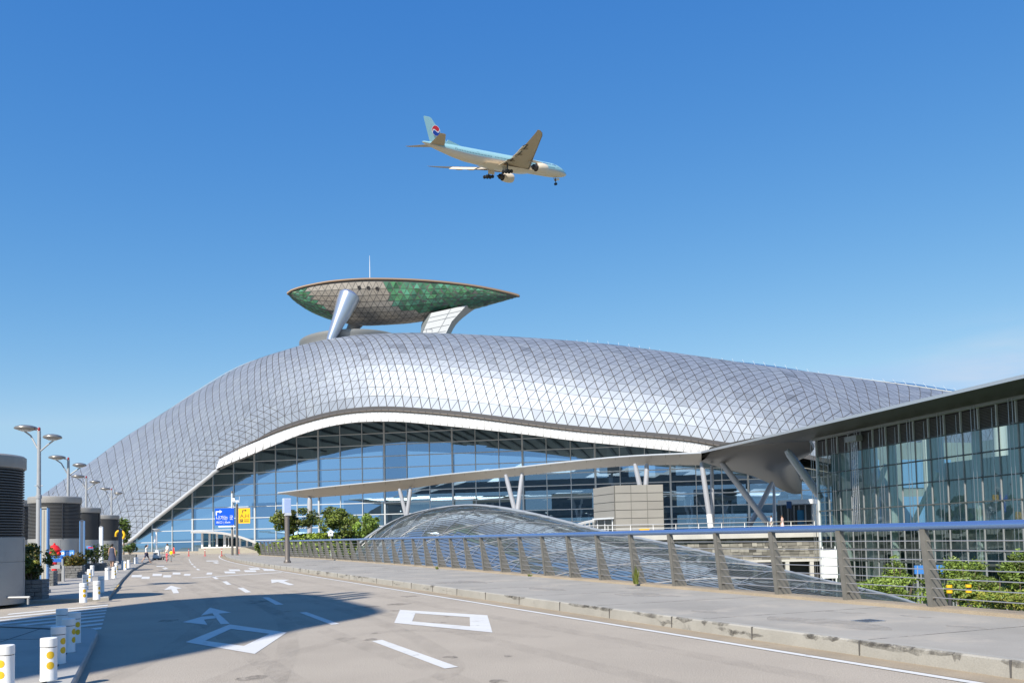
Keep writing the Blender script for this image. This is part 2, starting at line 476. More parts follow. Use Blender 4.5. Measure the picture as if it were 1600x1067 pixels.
# faint cracks and a sealed seam in the asphalt
cr = MB()
for P_ in ([(330,900),(352,908),(372,915),(381,921)], [(380,914),(404,919)], ):
    Q_ = spline([G(x,y) for x,y in P_], 14)
    for a, b in zip(Q_, Q_[1:]): cr.face([(a.x-.02,a.y,.0045),(a.x+.02,a.y,.0045),(b.x+.02+random.uniform(-.02,.02),b.y,.0045),(b.x-.02,b.y,.0045)])
struct(cr, 'road_seam', mat('tar seam', (.16,.15,.14), .8))
# tyre wear along the lanes, oil drips and dark scuffs on the kerb: marks with a shape of their own
def worn(name, col, amount, scale, stretch=(1,1,1)):
    m = bpy.data.materials.new(name); m.use_nodes = True; n = m.node_tree.nodes; l = m.node_tree.links.new
    b = n['Principled BSDF']; b.inputs['Base Color'].default_value = (*col, 1); b.inputs['Roughness'].default_value = .85; b.inputs['Specular IOR Level'].default_value = .2
    t = n.new('ShaderNodeTexCoord'); mpp = n.new('ShaderNodeMapping'); mpp.inputs['Scale'].default_value = stretch
    q = n.new('ShaderNodeTexNoise'); q.inputs['Scale'].default_value = scale; q.inputs['Detail'].default_value = 8; q.inputs['Roughness'].default_value = .7
    r = n.new('ShaderNodeMapRange'); r.inputs['From Min'].default_value = .38; r.inputs['From Max'].default_value = .68; r.inputs['To Max'].default_value = amount
    l(t.outputs['Object'], mpp.inputs['Vector']); l(mpp.outputs[0], q.inputs['Vector']); l(q.outputs['Fac'], r.inputs['Value']); l(r.outputs[0], b.inputs['Alpha']); return m
ty = MB(); rq = random.Random(12)
for off in (1.5, 3.1, 5.0, 6.7):
    for w_ in (.42,):
        for a, b in zip(KY, KY[1:]):
            o1, o2 = off*(1+.004*a), off*(1+.004*b)
            ty.face([(kerbx(a)-o1*1.1-w_,a,.0028),(kerbx(a)-o1*1.1,a,.0028),(kerbx(b)-o2*1.1,b,.0028),(kerbx(b)-o2*1.1-w_,b,.0028)])
for path in ([(150,1075),(300,990),(330,940),(280,905)], [(420,1080),(450,1000),(420,950),(330,905)], [(620,1080),(700,1030),(560,960),(400,915)], [(330,1066),(460,1020),(620,985),(860,995)]):
    P_ = spline([G(x,y) for x,y in path], 30)
    for a, b in zip(P_, P_[1:]):
        d = (b-a).normalized(); n_ = Vector((d.y,-d.x,0))*.17
        ty.face([(v.x,v.y,.0036) for v in (a-n_, a+n_, b+n_, b-n_)])
struct(ty, 'road_tyre_wear', worn('tyre wear', (.15,.14,.125), .12, 2.2, (1,.35,1)))
oil = MB()
for _ in range(46):
    y = rq.uniform(8,40); x = kerbx(y) - rq.uniform(.9,9); r0 = rq.uniform(.03,.16)*rq.choice((1,1,2)); pts_ = []
    for k in range(11):
        rr_ = r0*rq.uniform(.55,1.2); pts_.append((x+rr_*math.cos(k*.571), y+1.4*rr_*math.sin(k*.571), .0032))
    oil.face(pts_)
struct(oil, 'road_stain', worn('oil drip', (.08,.075,.07), .55, 9))
sc_ = MB()
for _ in range(44):
    y = rq.choice((rq.uniform(8,16), rq.uniform(10,40), rq.uniform(16,70))); ln = rq.uniform(.08,.9); h0 = rq.uniform(.02,.10); top = rq.random() < .7
    yy = [y + ln*k/6 for k in range(7)]; up_ = [(.192 if top else rq.uniform(.08,.14))-rq.uniform(0,.01) for _ in yy]; dn_ = [u - h0*math.sin(math.pi*(k+.4)/6.8)*rq.uniform(.5,1.2) for k, u in enumerate(up_)]
    for k in range(6):
        fx_ = lambda q, z: (kerbx(q)+.015*z/.19-.006, q, max(.01,z))
        sc_.face([fx_(yy[k],dn_[k]), fx_(yy[k+1],dn_[k+1]), fx_(yy[k+1],up_[k+1]), fx_(yy[k],up_[k])])
        if top: sc_.face([fx_(yy[k],up_[k]), fx_(yy[k+1],up_[k+1]), (kerbx(yy[k+1])+.045,yy[k+1],.2085),(kerbx(yy[k])+.045,yy[k],.2085)])
struct(sc_, 'kerb_scuff', worn('rubber scuff', (.10,.093,.085), .7, 5))
pj = MB()
for k in range(24):
    y = 5+3.2*k; x0_ = kerbx(y)+.2; pj.bar((x0_,y,.2015),(fencex(y)-.15,y+1.75,.2015), .018, .003)
struct(pj, 'pavement_joint', worn('pavement joint', (.12,.115,.11), .8, 3))
pb = MB()
for _ in range(26):
    y = rq.uniform(7,60); x = rq.uniform(kerbx(y)+.7, fencex(y)-.8); r0 = rq.uniform(.25,1.0); pts_ = []
    for k in range(12): 
        rr_ = r0*rq.uniform(.6,1.2); pts_.append((x+.6*rr_*math.cos(k*.5236)-.43*1.2*rr_*math.sin(k*.5236), y+1.2*rr_*math.sin(k*.5236), .2025))
    pb.face(pts_)
struct(pb, 'pavement_stain', worn('pavement blotch', (.36,.335,.30), .55, 3.0))

# ------------------------------------------------------------------ railing beside the pavement
rail = thing('railing', 'long steel railing with tapered fin posts, taut rods and a blue top tube', 'railing', (fencex(20), 20, .26))
M_POST = mat('weathered bronze steel', (.205,.195,.172), .6, .3, var=.2, scale=3, stain=((.27,.24,.20), 4, .6, .6))
M_ROD = mat('cable steel', (.52,.51,.50), .4, .7)
def sub(o, p):
    """parent o to p where it stands"""
    o.parent = p; o.matrix_parent_inverse = (Matrix.Translation(p.location) @ p.rotation_euler.to_matrix().to_4x4()).inverted(); return o
FY = [4.0]; 
while FY[-1] < 91.5: FY.append(FY[-1] + 2.05/math.hypot(1, .43 + (.0018*(FY[-1]-39) if FY[-1] > 39 else 0)))
pm = MB()
zs = [k/8*1.42 for k in range(9)]
prof = [(-.14*(z/1.42)-.01, z) for z in zs] + [(-.14+.115, 1.42)] + [(-.025 + .43*(1-z/1.42)**1.25, z) for z in reversed(zs[:-1])]
pm.prism(prof, -.025, .025, mtx=Matrix(((1,0,0,0),(0,0,1,0),(0,1,0,0),(0,0,0,1))))
for z0, z1 in zip(zs, zs[1:]):
    pm.bar((-.14*z0/1.42-.012,0,z0),(-.14*z1/1.42-.012,0,z1), .03, .10, up=(0,1,0))
pm.lathe([(.022,0),(.022,.12)], n=8, mtx=Matrix.Translation((-.04,-.03,.16)) @ Matrix.Rotation(R(90),4,'Y'))
post0 = pm.build('post', M_POST)
def fz(y): return math.atan2(.43 + (.0018*(y-39) if y > 39 else 0), 1)
for k, y in enumerate(FY):
    o = post0 if k == 0 else post0.copy()
    if k: COL.objects.link(o)
    o.location = (fencex(y), y, .26); o.rotation_euler = (0,0,fz(y)); bpy.context.view_layer.update(); sub(o, rail)
for k in range(7):
    z = .17 + k*.172
    mb = MB(); off = -.14*z/1.42 + .05
    mb.tube([(fencex(y)+off, y, .26+z) for y in [3.0]+FY], .0105, 6)
    sub(mb.build('cable', M_ROD, smooth=50), rail)
mb = MB(); pts = [(fencex(y)-.09, y, .26+1.47) for y in [3.0]+FY]
rings = []
for k, p in enumerate(pts):
    a = fz(p[1]); rings.append([Vector(p)+Vector((math.cos(a)*.085*math.cos(t)*(1+.15*math.cos(2*t)), math.sin(a)*.085*math.cos(t), .076*math.sin(t))) for t in [2*math.pi*j/14 for j in range(14)]])
mb.grid(rings, wrap=True)
sub(mb.build('handrail', mat('blue metallic tube', (.26,.40,.66), .24, .8, var=.03), smooth=60), rail)

# little plants growing from the coping
def tuft(name, label, x, y, h, n, col):
    p = G(x, y, .26); mb = MB()
    for k in range(n):
        a = random.uniform(0, 6.3); l_ = h*random.uniform(.4,1); tip = Vector((math.cos(a)*.12*random.random(), math.sin(a)*.12*random.random(), l_))
        b0 = Vector((random.uniform(-.06,.06), random.uniform(-.04,.04), 0)); sd = Vector((math.sin(a), -math.cos(a), 0))*.012
        mb.face([b0-sd, b0+sd, b0+tip*.6+sd*1.6, b0+tip, b0+tip*.6-sd*1.6])
    o = mb.build(name, col); o.location = p; return tag(o, label, 'weed')
M_WEED = mat('weed green', (.14,.17,.03), .8, var=.3, scale=8)
tuft('weed', 'tall yellow green weed growing at the foot of a railing post', 994, 912, .62, 30, M_WEED)
tuft('weed', 'low tuft of weed sprouting on the tan coping beside the dome glass', 683, 889, .15, 24, M_WEED)
tuft('weed', 'small flat green weed on the coping between two railing posts', 828, 900, .1, 24, M_WEED)
# drain cover in the pavement
p = G(1357, 970, .2); mb = MB(); mb.box((0,0,.006),(.42,.34,.012)); 
o = mb.build('drain_cover', M_STEEL)
for k in range(5): pass
mb = MB()
for k in range(5): mb.box((-.15+.075*k,0,.0135),(.03,.26,.003))
mb.build('slot', M_DARK, o)
o.location = p; o.rotation_euler = (0,0,R(25)); tag(o, 'small metal drain cover set in the right pavement', 'drain cover')
# ------------------------------------------------------------------ the vaulted terminal hall
hall = thing('terminal_hall', 'huge vaulted terminal hall clad in silver triangular panels over a blue glass front', 'terminal building')
M_PANEL = mat('silver cladding', (.34,.372,.415), .62, .68, attr=True, spec=.25)
M_SHELL = mat('shell seams', (.07,.068,.07), .8, 0)
M_FASC = mat('white fascia', (.72,.72,.715), .42, .15, attr=True)
M_SOFF = mat('soffit lining', (.30,.29,.25), .7, var=.1, scale=.3)
M_GLASSB = glass('blue facade glass', (.14,.22,.28), (.43,.62,.80), (.54,.68,.75), .55, .01, .35, .2)
M_GLASSD = glass('dark pavilion glass', (.02,.05,.05), (.50,.62,.66), (.66,.76,.76), .20, .012, .22)
M_MULL = mat('pale mullions', (.55,.58,.60), .4, .3)

def dglass(x): return 150*58/(58+.009*(x-290))
def interp(xs, ys, x): return float(np.interp(x, xs, ys))
OVX = [150, 200, 300, 340, 450, 600, 900, 1150, 1300, 1400]
OVY = [.3, .6, 4.0, 6.0, 12, 16, 16, 13, 7, 2]
def over(x): return f_over(x)
LIPB = [(150,858),(199,848),(236,818),(285,779),(328,745),(341,735),(399,709),(435,693),(469,679.5),(506,668.5),(540,662),(574,659),(622,659),(660,662),(750,671),(830,680),(900,689),(1000,699),(1075,707),(1140,714),(1200,722),(1280,735),(1350,750),(1410,770),(1500,858)]
LIPT = [(150,857.5),(199,847),(236,817),(285,778),(326,745),(341,731.5),(360,717.5),(399,692.5),(435,673),(499,653),(551,643.5),(604,641),(660,644),(700,647.5),(750,653),(900,672),(1060,686),(1125,696),(1200,705),(1280,720),(1350,736),(1410,757),(1500,856)]
SIL = [(150,56,846),(199,86,782),(236,130,740),(285,182,702),(343,238,660),(435,357,582),(499,443,551.5),(551,511,537),(604,590,530),(700,720,530),(900,950,544),(1125,1200,577),(1200,1290,588.5),(1280,1390,601),(1350,1475,613),(1410,1555,630),(1500,1660,700)]
OVX, OVY = [150,200,260,340,430,520,620,750,900,1050,1200,1300,1410,1500],[.3,.6,2.4,6,10.5,14,15.8,16.4,16,15,14,12,8,2]
lbx = [p[0] for p in LIPB]; lby = [p[1] for p in LIPB]
ltx = [p[0] for p in LIPT]; lty = [p[1] for p in LIPT]
slx = [p[0] for p in SIL]
def smooth_fn(xs, ys):
    P = [Vector((x, y, 0)) for x, y in zip(xs, ys)]
    D_ = spline(P, 900); X_ = [p.x for p in D_]; Y_ = [p.y for p in D_]
    return lambda x: float(np.interp(x, X_, Y_))
f_lipt = smooth_fn(ltx, lty); f_lipb = smooth_fn(lbx, lby)
f_sx = smooth_fn(slx, [p[1] for p in SIL]); f_sy = smooth_fn(slx, [p[2] for p in SIL])
f_over = smooth_fn(OVX, OVY)
def lip_top(x):
    return AT(x, f_lipt(x), dglass(x)-over(x)-.4)
def lip_bot(x):
    return AT(x, f_lipb(x), dglass(x)-over(x))
def crest(x):
    return AT(f_sx(x), f_sy(x), dglass(x)-over(x)+23+ 4*(.5-.5*math.cos(math.pi*min(1,max(0,(x-800)/450)))))
XS = list(np.linspace(150, 1500, 540))
FR = [lip_top(x) for x in XS]; CR = [crest(x) for x in XS]
SA = [0.0]
for k in range(1, len(XS)): SA.append(SA[-1] + .45*(FR[k]-FR[k-1]).length + .55*(CR[k]-CR[k-1]).length)
SA = np.array(SA)
FRa = np.array([tuple(p) for p in FR]); CRa = np.array([tuple(p) for p in CR])
def atS(s, A): return Vector((np.interp(s, SA, A[:,0]), np.interp(s, SA, A[:,1]), np.interp(s, SA, A[:,2])))
def roof(s, v):
    a, c = atS(s, FRa), atS(s, CRa); t = v*math.pi/2
    h = Vector((c.x-a.x, c.y-a.y, 0)); dz = c.z-a.z
    # the vault stands steeper at its foot than a plain ellipse
    return a + h*((1-math.cos(t))) + Vector((0,0,dz*math.sin(t)**.96 if t <= math.pi else 0))
STOT = float(SA[-1])
NV, SP = 20, 1.92
def vrow(j): return .02 + .98*(j/NV)**.93 if j <= NV else 1 + (j-NV)*.075
NC = int(STOT/SP)
shell = MB()
shell.grid([[roof(STOT*i/160, v) - Vector((0,0,.07)) for v in [0,.02,.1,.2,.3,.4,.5,.6,.7,.8,.9,1,1.15,1.3,1.45,1.58]] for i in range(161)])
shell.build('roof_shell', M_SHELL, hall, smooth=60)
pan = MB(); rnd = random.Random(3)
def shrink(P, w):
    """move each edge of triangle P inwards by w[k] (edge k runs from vertex k to k+1)"""
    n = (P[1]-P[0]).cross(P[2]-P[0])
    if n.length < 1e-4: return None
    n.normalize(); c = (P[0]+P[1]+P[2])/3; out = []
    es = []
    for k in range(3):
        d = (P[(k+1)%3]-P[k]); ln = d.length; d.normalize(); i_ = n.cross(d); es.append((P[k]+i_*w[k], d, i_))
    for k in range(3):
        p, d, i_ = es[k-1]; q, e, j_ = es[k]
        den = d.dot(j_)
        if abs(den) < .05: return None
        t = (q-p).dot(j_)/den; out.append(p+d*t)
    if (out[1]-out[0]).cross(out[2]-out[0]).dot(n) <= 0: return None
    return [o+n*.02 for o in out]
def lattice_pt(i, j):
    u = i/NC; a1 = interp([0,.10,.25,.45],[7,9,7,0], u); a2 = interp([.25,.47,.8],[0,-.22,-.5], u)
    return roof(min(STOT, max(0, (i + a1*(1-math.cos(math.pi/2*min(vrow(j),1.3))) + a2*j)*STOT/NC)), vrow(j))
NJ = NV + 5
tint_d = {}
for j in range(NJ):
    for i in range(-14, NC+14):
        a, b = lattice_pt(i, j), lattice_pt(i+1, j)
        c, d = lattice_pt(i, j+1), lattice_pt(i+1, j+1)
        tris = [([a,b,c],(0,2,1)),([b,d,c],(1,0,2))] if (b-c).length < (a-d).length else [([a,b,d],(0,1,2)),([a,d,c],(2,0,1))]
        for q, (P, hz) in enumerate(tris):
            key = (i, (j+1)//2 if q == 0 else j//2)
            base = tint_d.setdefault((i, j), rnd.gauss(.96, .05) - (.22 if rnd.random() < .045 and 4 < j < 18 and i > NC*.36 else 0))
            tn = base + rnd.gauss(0, .02)
            gq = min(1, max(0, (i/NC-.5)/.3)); gl_ = min(1, max(0, (.45-i/NC)/.2)); w = [(.026+.016*gl_, .066-.016*gq, .036+.014*gq+.010*gl_)[h] for h in hz]
            T = shrink([p.copy() for p in P], w) or shrink([p.copy() for p in P], [q_*.3 for q_ in w])
            if T is None:
                if (P[1]-P[0]).cross(P[2]-P[0]).length < 1e-3: continue
                T = [p+Vector((0,0,.02)) for p in P]
            nn = (P[1]-P[0]).cross(P[2]-P[0])
            up = nn.normalized()*.03
            # small tilt of every sheet so that no two catch the sky alike
            T = [p + up*rnd.uniform(-.5,.5) for p in T]
            pan.face(T, 0, (min(1,tn*.98), min(1,tn*.99), min(1,tn*1.02)))
pan.build('roof_cladding', M_PANEL, hall)
# front fascia, white sheets with slanting seams
f_fas = smooth_fn([343,361,379,407,435,470],[715,705.5,696.5,684.5,673,663.0])
def fas_top(x): return AT(x, min(f_fas(x), f_lipt(x)), dglass(x)-over(x)-.4) if x < 430 else lip_top(x)
fas = MB(); gutm = MB(); bra = MB()
fx = [343+k*11.5 for k in range(70)]
for a, b in zip(fx, fx[1:]):
    A0, B0, A1, B1 = lip_bot(a), lip_bot(b), fas_top(a)-Vector((0,0,.25)), fas_top(b)-Vector((0,0,.25))
    mid = (A1+B1)/2
    out = Vector((0,-.25-1.5*max(0, 1-(a-343)/75),0))
    for P in ([A0+out,B0+out,mid],[A0+out,mid,A1],[B0+out,B1,mid]):
        T = shrink(P, [.018]*3); tn = rnd.gauss(.97,.02)
        if T: fas.face(T, 0, min(1,tn))
fas.build('fascia', M_FASC, hall)
bk = MB(); bk.grid([[lip_bot(x)-Vector((0,-.02,0)), fas_top(x)-Vector((0,-.1,.2)), fas_top(x)+Vector((0,.6,.1))] for x in fx])
bk.build('fascia_backing', mat('fascia backing', (.32,.31,.29), .6), hall)
gp = [fas_top(x)+Vector((0,-.25,-.05)) for x in fx]
gutm.tube(gp, .085, 6); gutm.build('gutter', mat('gutter metal', (.17,.15,.13), .5, .4), hall)
for k, p in enumerate(gp):
    bra = MB(); bra.box((p.x, p.y-.05, p.z+.13), (.10,.10,.24)); bra.build('gutter_bracket', M_DARK, hall)
# edge trim at the left foot of the arch
tr = MB(); tr.tube([lip_bot(x)+Vector((0,-.15,.1)) for x in np.linspace(175, 341, 30)], .35, 8); tr.build('edge_trim', mat('trim metal', (.60,.61,.62), .4, .4), hall, smooth=50)
# glass front standing under the overhang
def gtop(x):
    D = dglass(x); l = lip_bot(x); p = AT(x, 700, D)
    z = 1.7 + (l.z-1.7)*1.0 + over(x)*.15 + .1
    return Vector((l.x*D/l.y, D, z))
GX0, GX1 = 176, 1405
gxs = list(np.linspace(GX0, GX1, 240))
gl_line = [gtop(x) for x in gxs]
PX0 = Vector((gl_line[0].x, gl_line[0].y, 0)); PX1 = Vector((gl_line[-1].x, gl_line[-1].y, 0))
gs = [ (Vector((p.x,p.y,0))-PX0).length for p in gl_line]; gz_ = [p.z for p in gl_line]
GL = gs[-1]; gdir = (PX1-PX0)/GL
gnor = Vector((gdir.y, -gdir.x, 0))
def gpt(s_, z, o=0.0): 
    q = PX0 + gdir*s_ + gnor*o; return Vector((q.x, q.y, z))
def ztop(s_): return float(np.interp(s_, gs, gz_))
soff = MB()
soff.grid([[lip_bot(x)+Vector((0,.02,-.02)), lip_bot(x).lerp(gtop(x), .5)+Vector((0,0,.1)), gtop(x)] for x in np.linspace(180, 1405, 200)])
soff.build('soffit', M_SOFF, hall, smooth=60)
rib = MB()
for x in np.arange(350, 1330, 30.0):
    a, b = lip_bot(x+3), gtop(x-6); d_ = (b-a).normalized(); rib.bar(a+d_*1.6+Vector((0,0,.1)), b+Vector((0,0,-.1)), .4, .5)
rib.build('soffit_rib', mat('dark rib', (.10,.10,.095), .6), hall)
BAY, TR = 4.03, 2.0
gl = MB(); mu_ = MB(); trn = MB(); col_ = MB()
nb = int(GL/BAY); mu_l, col_l = [], []
for i in range(nb):
    s0, s1 = i*BAY, (i+1)*BAY
    z = 0.0
    while True:
        t0, t1 = ztop(s0), ztop(s1)
        if z >= max(t0, t1): break
        z1 = z+TR
        P = [(s0, min(z,t0)), (s1, min(z,t1)), (s1, min(z1,t1)), (s0, min(z1,t0))]
        j = [rnd.gauss(0,.0045) for _ in range(4)]
        gl.face([gpt(a, b, o) for (a, b), o in zip(P, j)])
        if z > 0 and z < min(t0,t1)+1.2: 
            sa, sb = s0, s1
            if t0 < z: sa = s0+(z-t0)/(t1-t0)*BAY
            if t1 < z: sb = s0+(z-t0)/(t1-t0)*BAY
            trn.bar(gpt(sa, z, .07), gpt(sb, z, .07), .12, .15)
        z = z1
    zt = ztop(s0)
    mu_ = MB(); mu_.bar(gpt(s0, 0, .1), gpt(s0, zt, .1), .12, .2, up=(0,1,0)); mu_l.append(mu_)
    if i % 3 == 1:
        cb = MB(); cb.bar(gpt(s0, 0, -.5), gpt(s0, zt-.1, -.5), .5, .5, up=(0,1,0)); col_l.append(cb)
        mu_.bar(gpt(s0, 0, .12), gpt(s0, zt, .12), .28, .12, up=(0,1,0))
gl.build('facade_glass', M_GLASSB, hall)
trn.build('transom', M_MULL, hall); each(mu_l, 'mullion', M_MULL, hall); each(col_l, 'inner_column', mat('pale inner column', (.5,.52,.5), .6), hall)
# added dark sheet whose shape and colour stand in for shade behind the upper panes
sil_y = lambda x: float(np.interp(x, [p[1] for p in SIL], [p[2] for p in SIL]))
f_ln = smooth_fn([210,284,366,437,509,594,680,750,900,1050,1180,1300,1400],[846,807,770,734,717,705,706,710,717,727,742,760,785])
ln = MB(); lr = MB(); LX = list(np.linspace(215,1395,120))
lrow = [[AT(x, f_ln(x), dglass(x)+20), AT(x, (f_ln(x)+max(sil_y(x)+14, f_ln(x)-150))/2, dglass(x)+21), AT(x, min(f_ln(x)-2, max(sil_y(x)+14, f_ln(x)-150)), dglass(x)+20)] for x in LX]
ln.grid(lrow); ln.build('shade_sheet', mat('dark sheet lining', (.075,.075,.07), .7, var=.2, scale=.2), hall)
for k in range(4, 118, 4): lr.bar(lrow[k][0]+Vector((0,-.4,0)), lrow[k-3][2]+Vector((0,-.4,0)), .7)
lr.build('shade_sheet_rib', mat('shade sheet rib', (.16,.155,.14), .6), hall)
# what stands inside: floors, back wall, a lift core
ins = MB()
for z in (5.2, 10.4): ins.box(None, (GL-70, 14, .5), mtx=Matrix.Translation(gpt(GL/2+18, z, -9)) @ Matrix.Rotation(math.atan2(gdir.y, gdir.x), 4, 'Z'))
ins.box(None, (GL, .4, 5), mtx=Matrix.Translation(gpt(GL/2, 0, -19)) @ Matrix.Rotation(math.atan2(gdir.y, gdir.x), 4, 'Z'))
for s_ in (52, 92, 100): ins.box(None, (3.4, 4, 26), mtx=Matrix.Translation(gpt(s_, 10, -7)) @ Matrix.Rotation(math.atan2(gdir.y, gdir.x), 4, 'Z'))
gy = MB(); Mg = Matrix.Rotation(math.atan2(gdir.y, gdir.x), 4, 'Z')
for z in (5.2, 10.4): gy.box(None, (GL-70, .25, .9), mtx=Matrix.Translation(gpt(GL/2+18, z+.3, -1.9)) @ Mg)
for s_ in (28, 46, 70, 84, 108): gy.box(None, (7, .3, 3.0), mtx=Matrix.Translation(gpt(s_, 7.4, -6)) @ Mg)
gy.build('inner_gallery', mat('pale gallery', (.55,.58,.6), .5), hall)
ins.build('inner_floor', mat('interior', (.16,.17,.17), .7, var=.2, scale=.2), hall)
# base plinth
pl = MB(); pl.bar(gpt(0,.15,.3), gpt(GL,.15,.3), .7, .3); pl.build('plinth', mat('plinth stone', (.33,.29,.24), .8, var=.2, scale=1), hall)
# service rail and glass fins along the crest
rl = MB(); s_list = np.linspace(STOT*.03, STOT*.9, 150)
def off_crest(s_, up, back=2.0): 
    p = roof(s_, 1.03); return p + Vector((0, back, up))
for up in (1.0,):
    rl.tube([off_crest(s_, up) for s_ in s_list], .05, 5)
for s_ in s_list[::1]:
    rl.bar(off_crest(s_, -.3), off_crest(s_, 1.0), .07)
rl.build('crest_rail', M_MULL, hall)
ft = MB(); ft.tube([roof(s_, .955)+Vector((0,0,.12)) for s_ in np.linspace(STOT*.44, STOT*.93, 60)], .16, 6)
ft.build('crest_gutter', mat('cream metal', (.50,.51,.47), .5, .2), hall)
gf = MB(); gs_ = list(np.linspace(STOT*.55, STOT*.93, 90))
hump = lambda u: .6 + 1.0*abs(math.sin(u*math.pi*3))**.7
rows = []
for k, s_ in enumerate(gs_):
    u = k/(len(gs_)-1); b = roof(s_, 1.0); rows.append([b+Vector((0,1.2,-.2)), b+Vector((0,4.0,hump(u)*1.1))])
gf.grid(rows); gf.grid([[p+Vector((0,.06,0)) for p in r_] for r_ in rows])
gf.build('crest_skylight', glass('pale skylight glass', (.45,.6,.62), (.7,.85,.9), (.70,.86,.90), .22, .1), hall)
fp = MB()
for k in range(0, 90, 2):
    r_ = rows[k]; fp = MB(); fp.bar(r_[0], r_[1]+Vector((0,0,.45)), .05); fp.build('skylight_post', M_MULL, hall)

# ------------------------------------------------------------------ boat-shaped control tower on the crest
boat = thing('control_tower', 'boat shaped control tower of beige and green glass triangles standing on legs on the roof', 'control tower')
DB = 150.0
RIM = [(449,459.5),(453,456),(470,450),(495,444.5),(520,440.5),(555,437.6),(590,436.8),(640,438),(690,441.5),(740,447.5),(780,455),(806,461.3),(811,463)]
BOT = [(449,460),(453,466),(470,481),(495,494),(520,502),(555,507),(590,506),(640,502),(690,492),(740,480.5),(780,470.5),(806,464.5),(811,463.4)]
f_rim = smooth_fn([p[0] for p in RIM], [p[1] for p in RIM]); f_bot = smooth_fn([p[0] for p in BOT], [p[1] for p in BOT])
def hull(u, th):
    """u 0..1 bow to stern, th 0 near rim .. pi far rim"""
    x = 449 + 362*u; w = 6.2*max(.004, math.sin(math.pi*min(1,max(0,u**.82))))**.75
    r_ = AT(x, f_rim(x), DB); b = AT(x, f_bot(x), DB)
    d = max(.02, (r_.z-b.z) - .27*w*.85)
    return Vector((r_.x*(1+0.0), DB + w - w*math.cos(th), r_.z - d*math.sin(th)**.9 + .02*w*(1-math.cos(th))))
M_BEIGE = mat('beige hull panels', (.38,.335,.28), .4, .5, attr=True)
M_GREEN = mat('green glass panels', (.06,.19,.10), .3, .0, var=.4, scale=.8, attr=True)
base = MB()
base.grid([[hull(i/60, math.pi*j/20) for j in range(21)] for i in range(61)])
base.build('hull', mat('hull backing', (.09,.085,.08), .6), boat, smooth=60)
hp = MB(); NU, NT = 34, 18
def hl(i, j):
    u = min(1, max(0, (i + (.5 if j % 2 else 0))/NU)); return hull(u, math.pi*(.012+.976*j/NT))
for j in range(NT):
    for i in range(NU):
        a, b, c, d = hl(i,j), hl(i+1,j), hl(i,j+1), hl(i+1,j+1)
        for P in ([[a,b,c],[b,d,c]] if j % 2 == 0 else [[a,d,c],[a,b,d]]):
            ce = (P[0]+P[1]+P[2])/3; px = 800+1300*ce.x/ce.y
            fr = (j+.5)/NT
            left = interp([0,.19,.3,.4],[480,500,521,535],fr); right = interp([0,.1,.19,.26,.33,.4],[602,610,617,630,667,700],fr)
            m_ = 0 if left < px < right else 1
            T = shrink(P, [.045]*3)
            if not T: continue
            T = [p + (p-ce)*0 for p in T]
            n_ = (T[1]-T[0]).cross(T[2]-T[0]).normalized()
            out = ce - Vector((ce.x, DB+3, ce.z+4))
            if n_.dot(out) < 0: n_ = -n_
            jit = .012 if m_ == 0 else .06
            T = [p + n_*(.06+rnd.uniform(-jit,jit)) for p in T]
            tn = rnd.gauss(.95,.05) if m_ == 0 else rnd.gauss(.95,.22)
            tn = max(.35, tn)
            hp.face(T, m_, (tn, tn, tn*(1 if m_ == 0 else rnd.uniform(.8,1.25))))
hp.build('hull_panels', [M_BEIGE, M_GREEN], boat)
rm = MB(); rm.tube([hull(i/60, 0)+Vector((0,-.05,.08)) for i in range(61)], .24, 8)
rm.tube([hull(i/60, math.pi)+Vector((0,.05,.08)) for i in range(61)], .2, 8)
rm.build('rim', mat('bronze rim', (.20,.14,.095), .5, .4), boat, smooth=50)
dk = MB(); dk.grid([[hull(i/60, 0)+Vector((0,.1,.1)), hull(i/60, 0).lerp(hull(i/60, math.pi), .5)+Vector((0,0,.25)), hull(i/60, math.pi)+Vector((0,-.1,.1))] for i in range(61)])
dk.build('deck', M_GREYM, boat)
for x, y in ((561,449.5),(575.5,450.3),(589,450.5)):
    u = (x-449)/362
    # find the hull angle that shows at this height
    best = min((abs((533.5-y+SHIFT*1600-62)/1300*0 + (lambda q: (q.z-1.7)/q.y)(hull(u, t)) - (lambda a: (a.z-1.7)/a.y)(AT(x,y,DB))), t) for t in np.linspace(.05,1.2,60))[1]
    q = hull(u, best); n_ = (hull(u+.01,best)-q).cross(hull(u,best+.05)-q).normalized()
    if n_.y > 0: n_ = -n_
    mb = MB(); mb.lathe([(.0,-.06),(.30,-.06),(.33,.10),(.26,.12),(.24,.02)], n=16, mtx=Matrix.Translation(q+n_*.06) @ n_.to_track_quat('Z','Y').to_matrix().to_4x4())
    mb.build('porthole', mat('porthole glass', (.035,.03,.028), .3), boat)
lt, lb = AT(546, 463, DB-2.0), AT(512, 541, DB-4)
M_LEG = mat('leg metal', (.50,.54,.62), .28, .75, var=.04, scale=.5)
lg = MB(); lg.tube([lb-Vector((0,0,1.0)), lb.lerp(lt,.15), lb.lerp(lt,.5), lb.lerp(lt,.85), lt], [.55,.75,1.25,1.8,1.95], 24); lg.build('leg', M_LEG, boat, smooth=60)
# the leg's upper end is cut flush and closed by a rounded cap
cp = MB(); d_ = (lt-lb).normalized(); cp.lathe([(1.95,0),(1.7,.4),(1.1,.75),(.3,.9)], n=20, mtx=Matrix.Translation(lt) @ d_.to_track_quat('Z','Y').to_matrix().to_4x4()); cp.build('leg_cap', M_LEG, boat, smooth=60)
lt2, lb2 = AT(566, 492, DB+9), AT(537, 531, DB+9)
lg = MB(); lg.tube([lb2-Vector((0,0,1)), lb2.lerp(lt2,.5), lt2], [.7,1.1,1.6], 20); lg.build('leg', mat('shaded leg metal', (.22,.22,.22), .5, .4), boat, smooth=60)
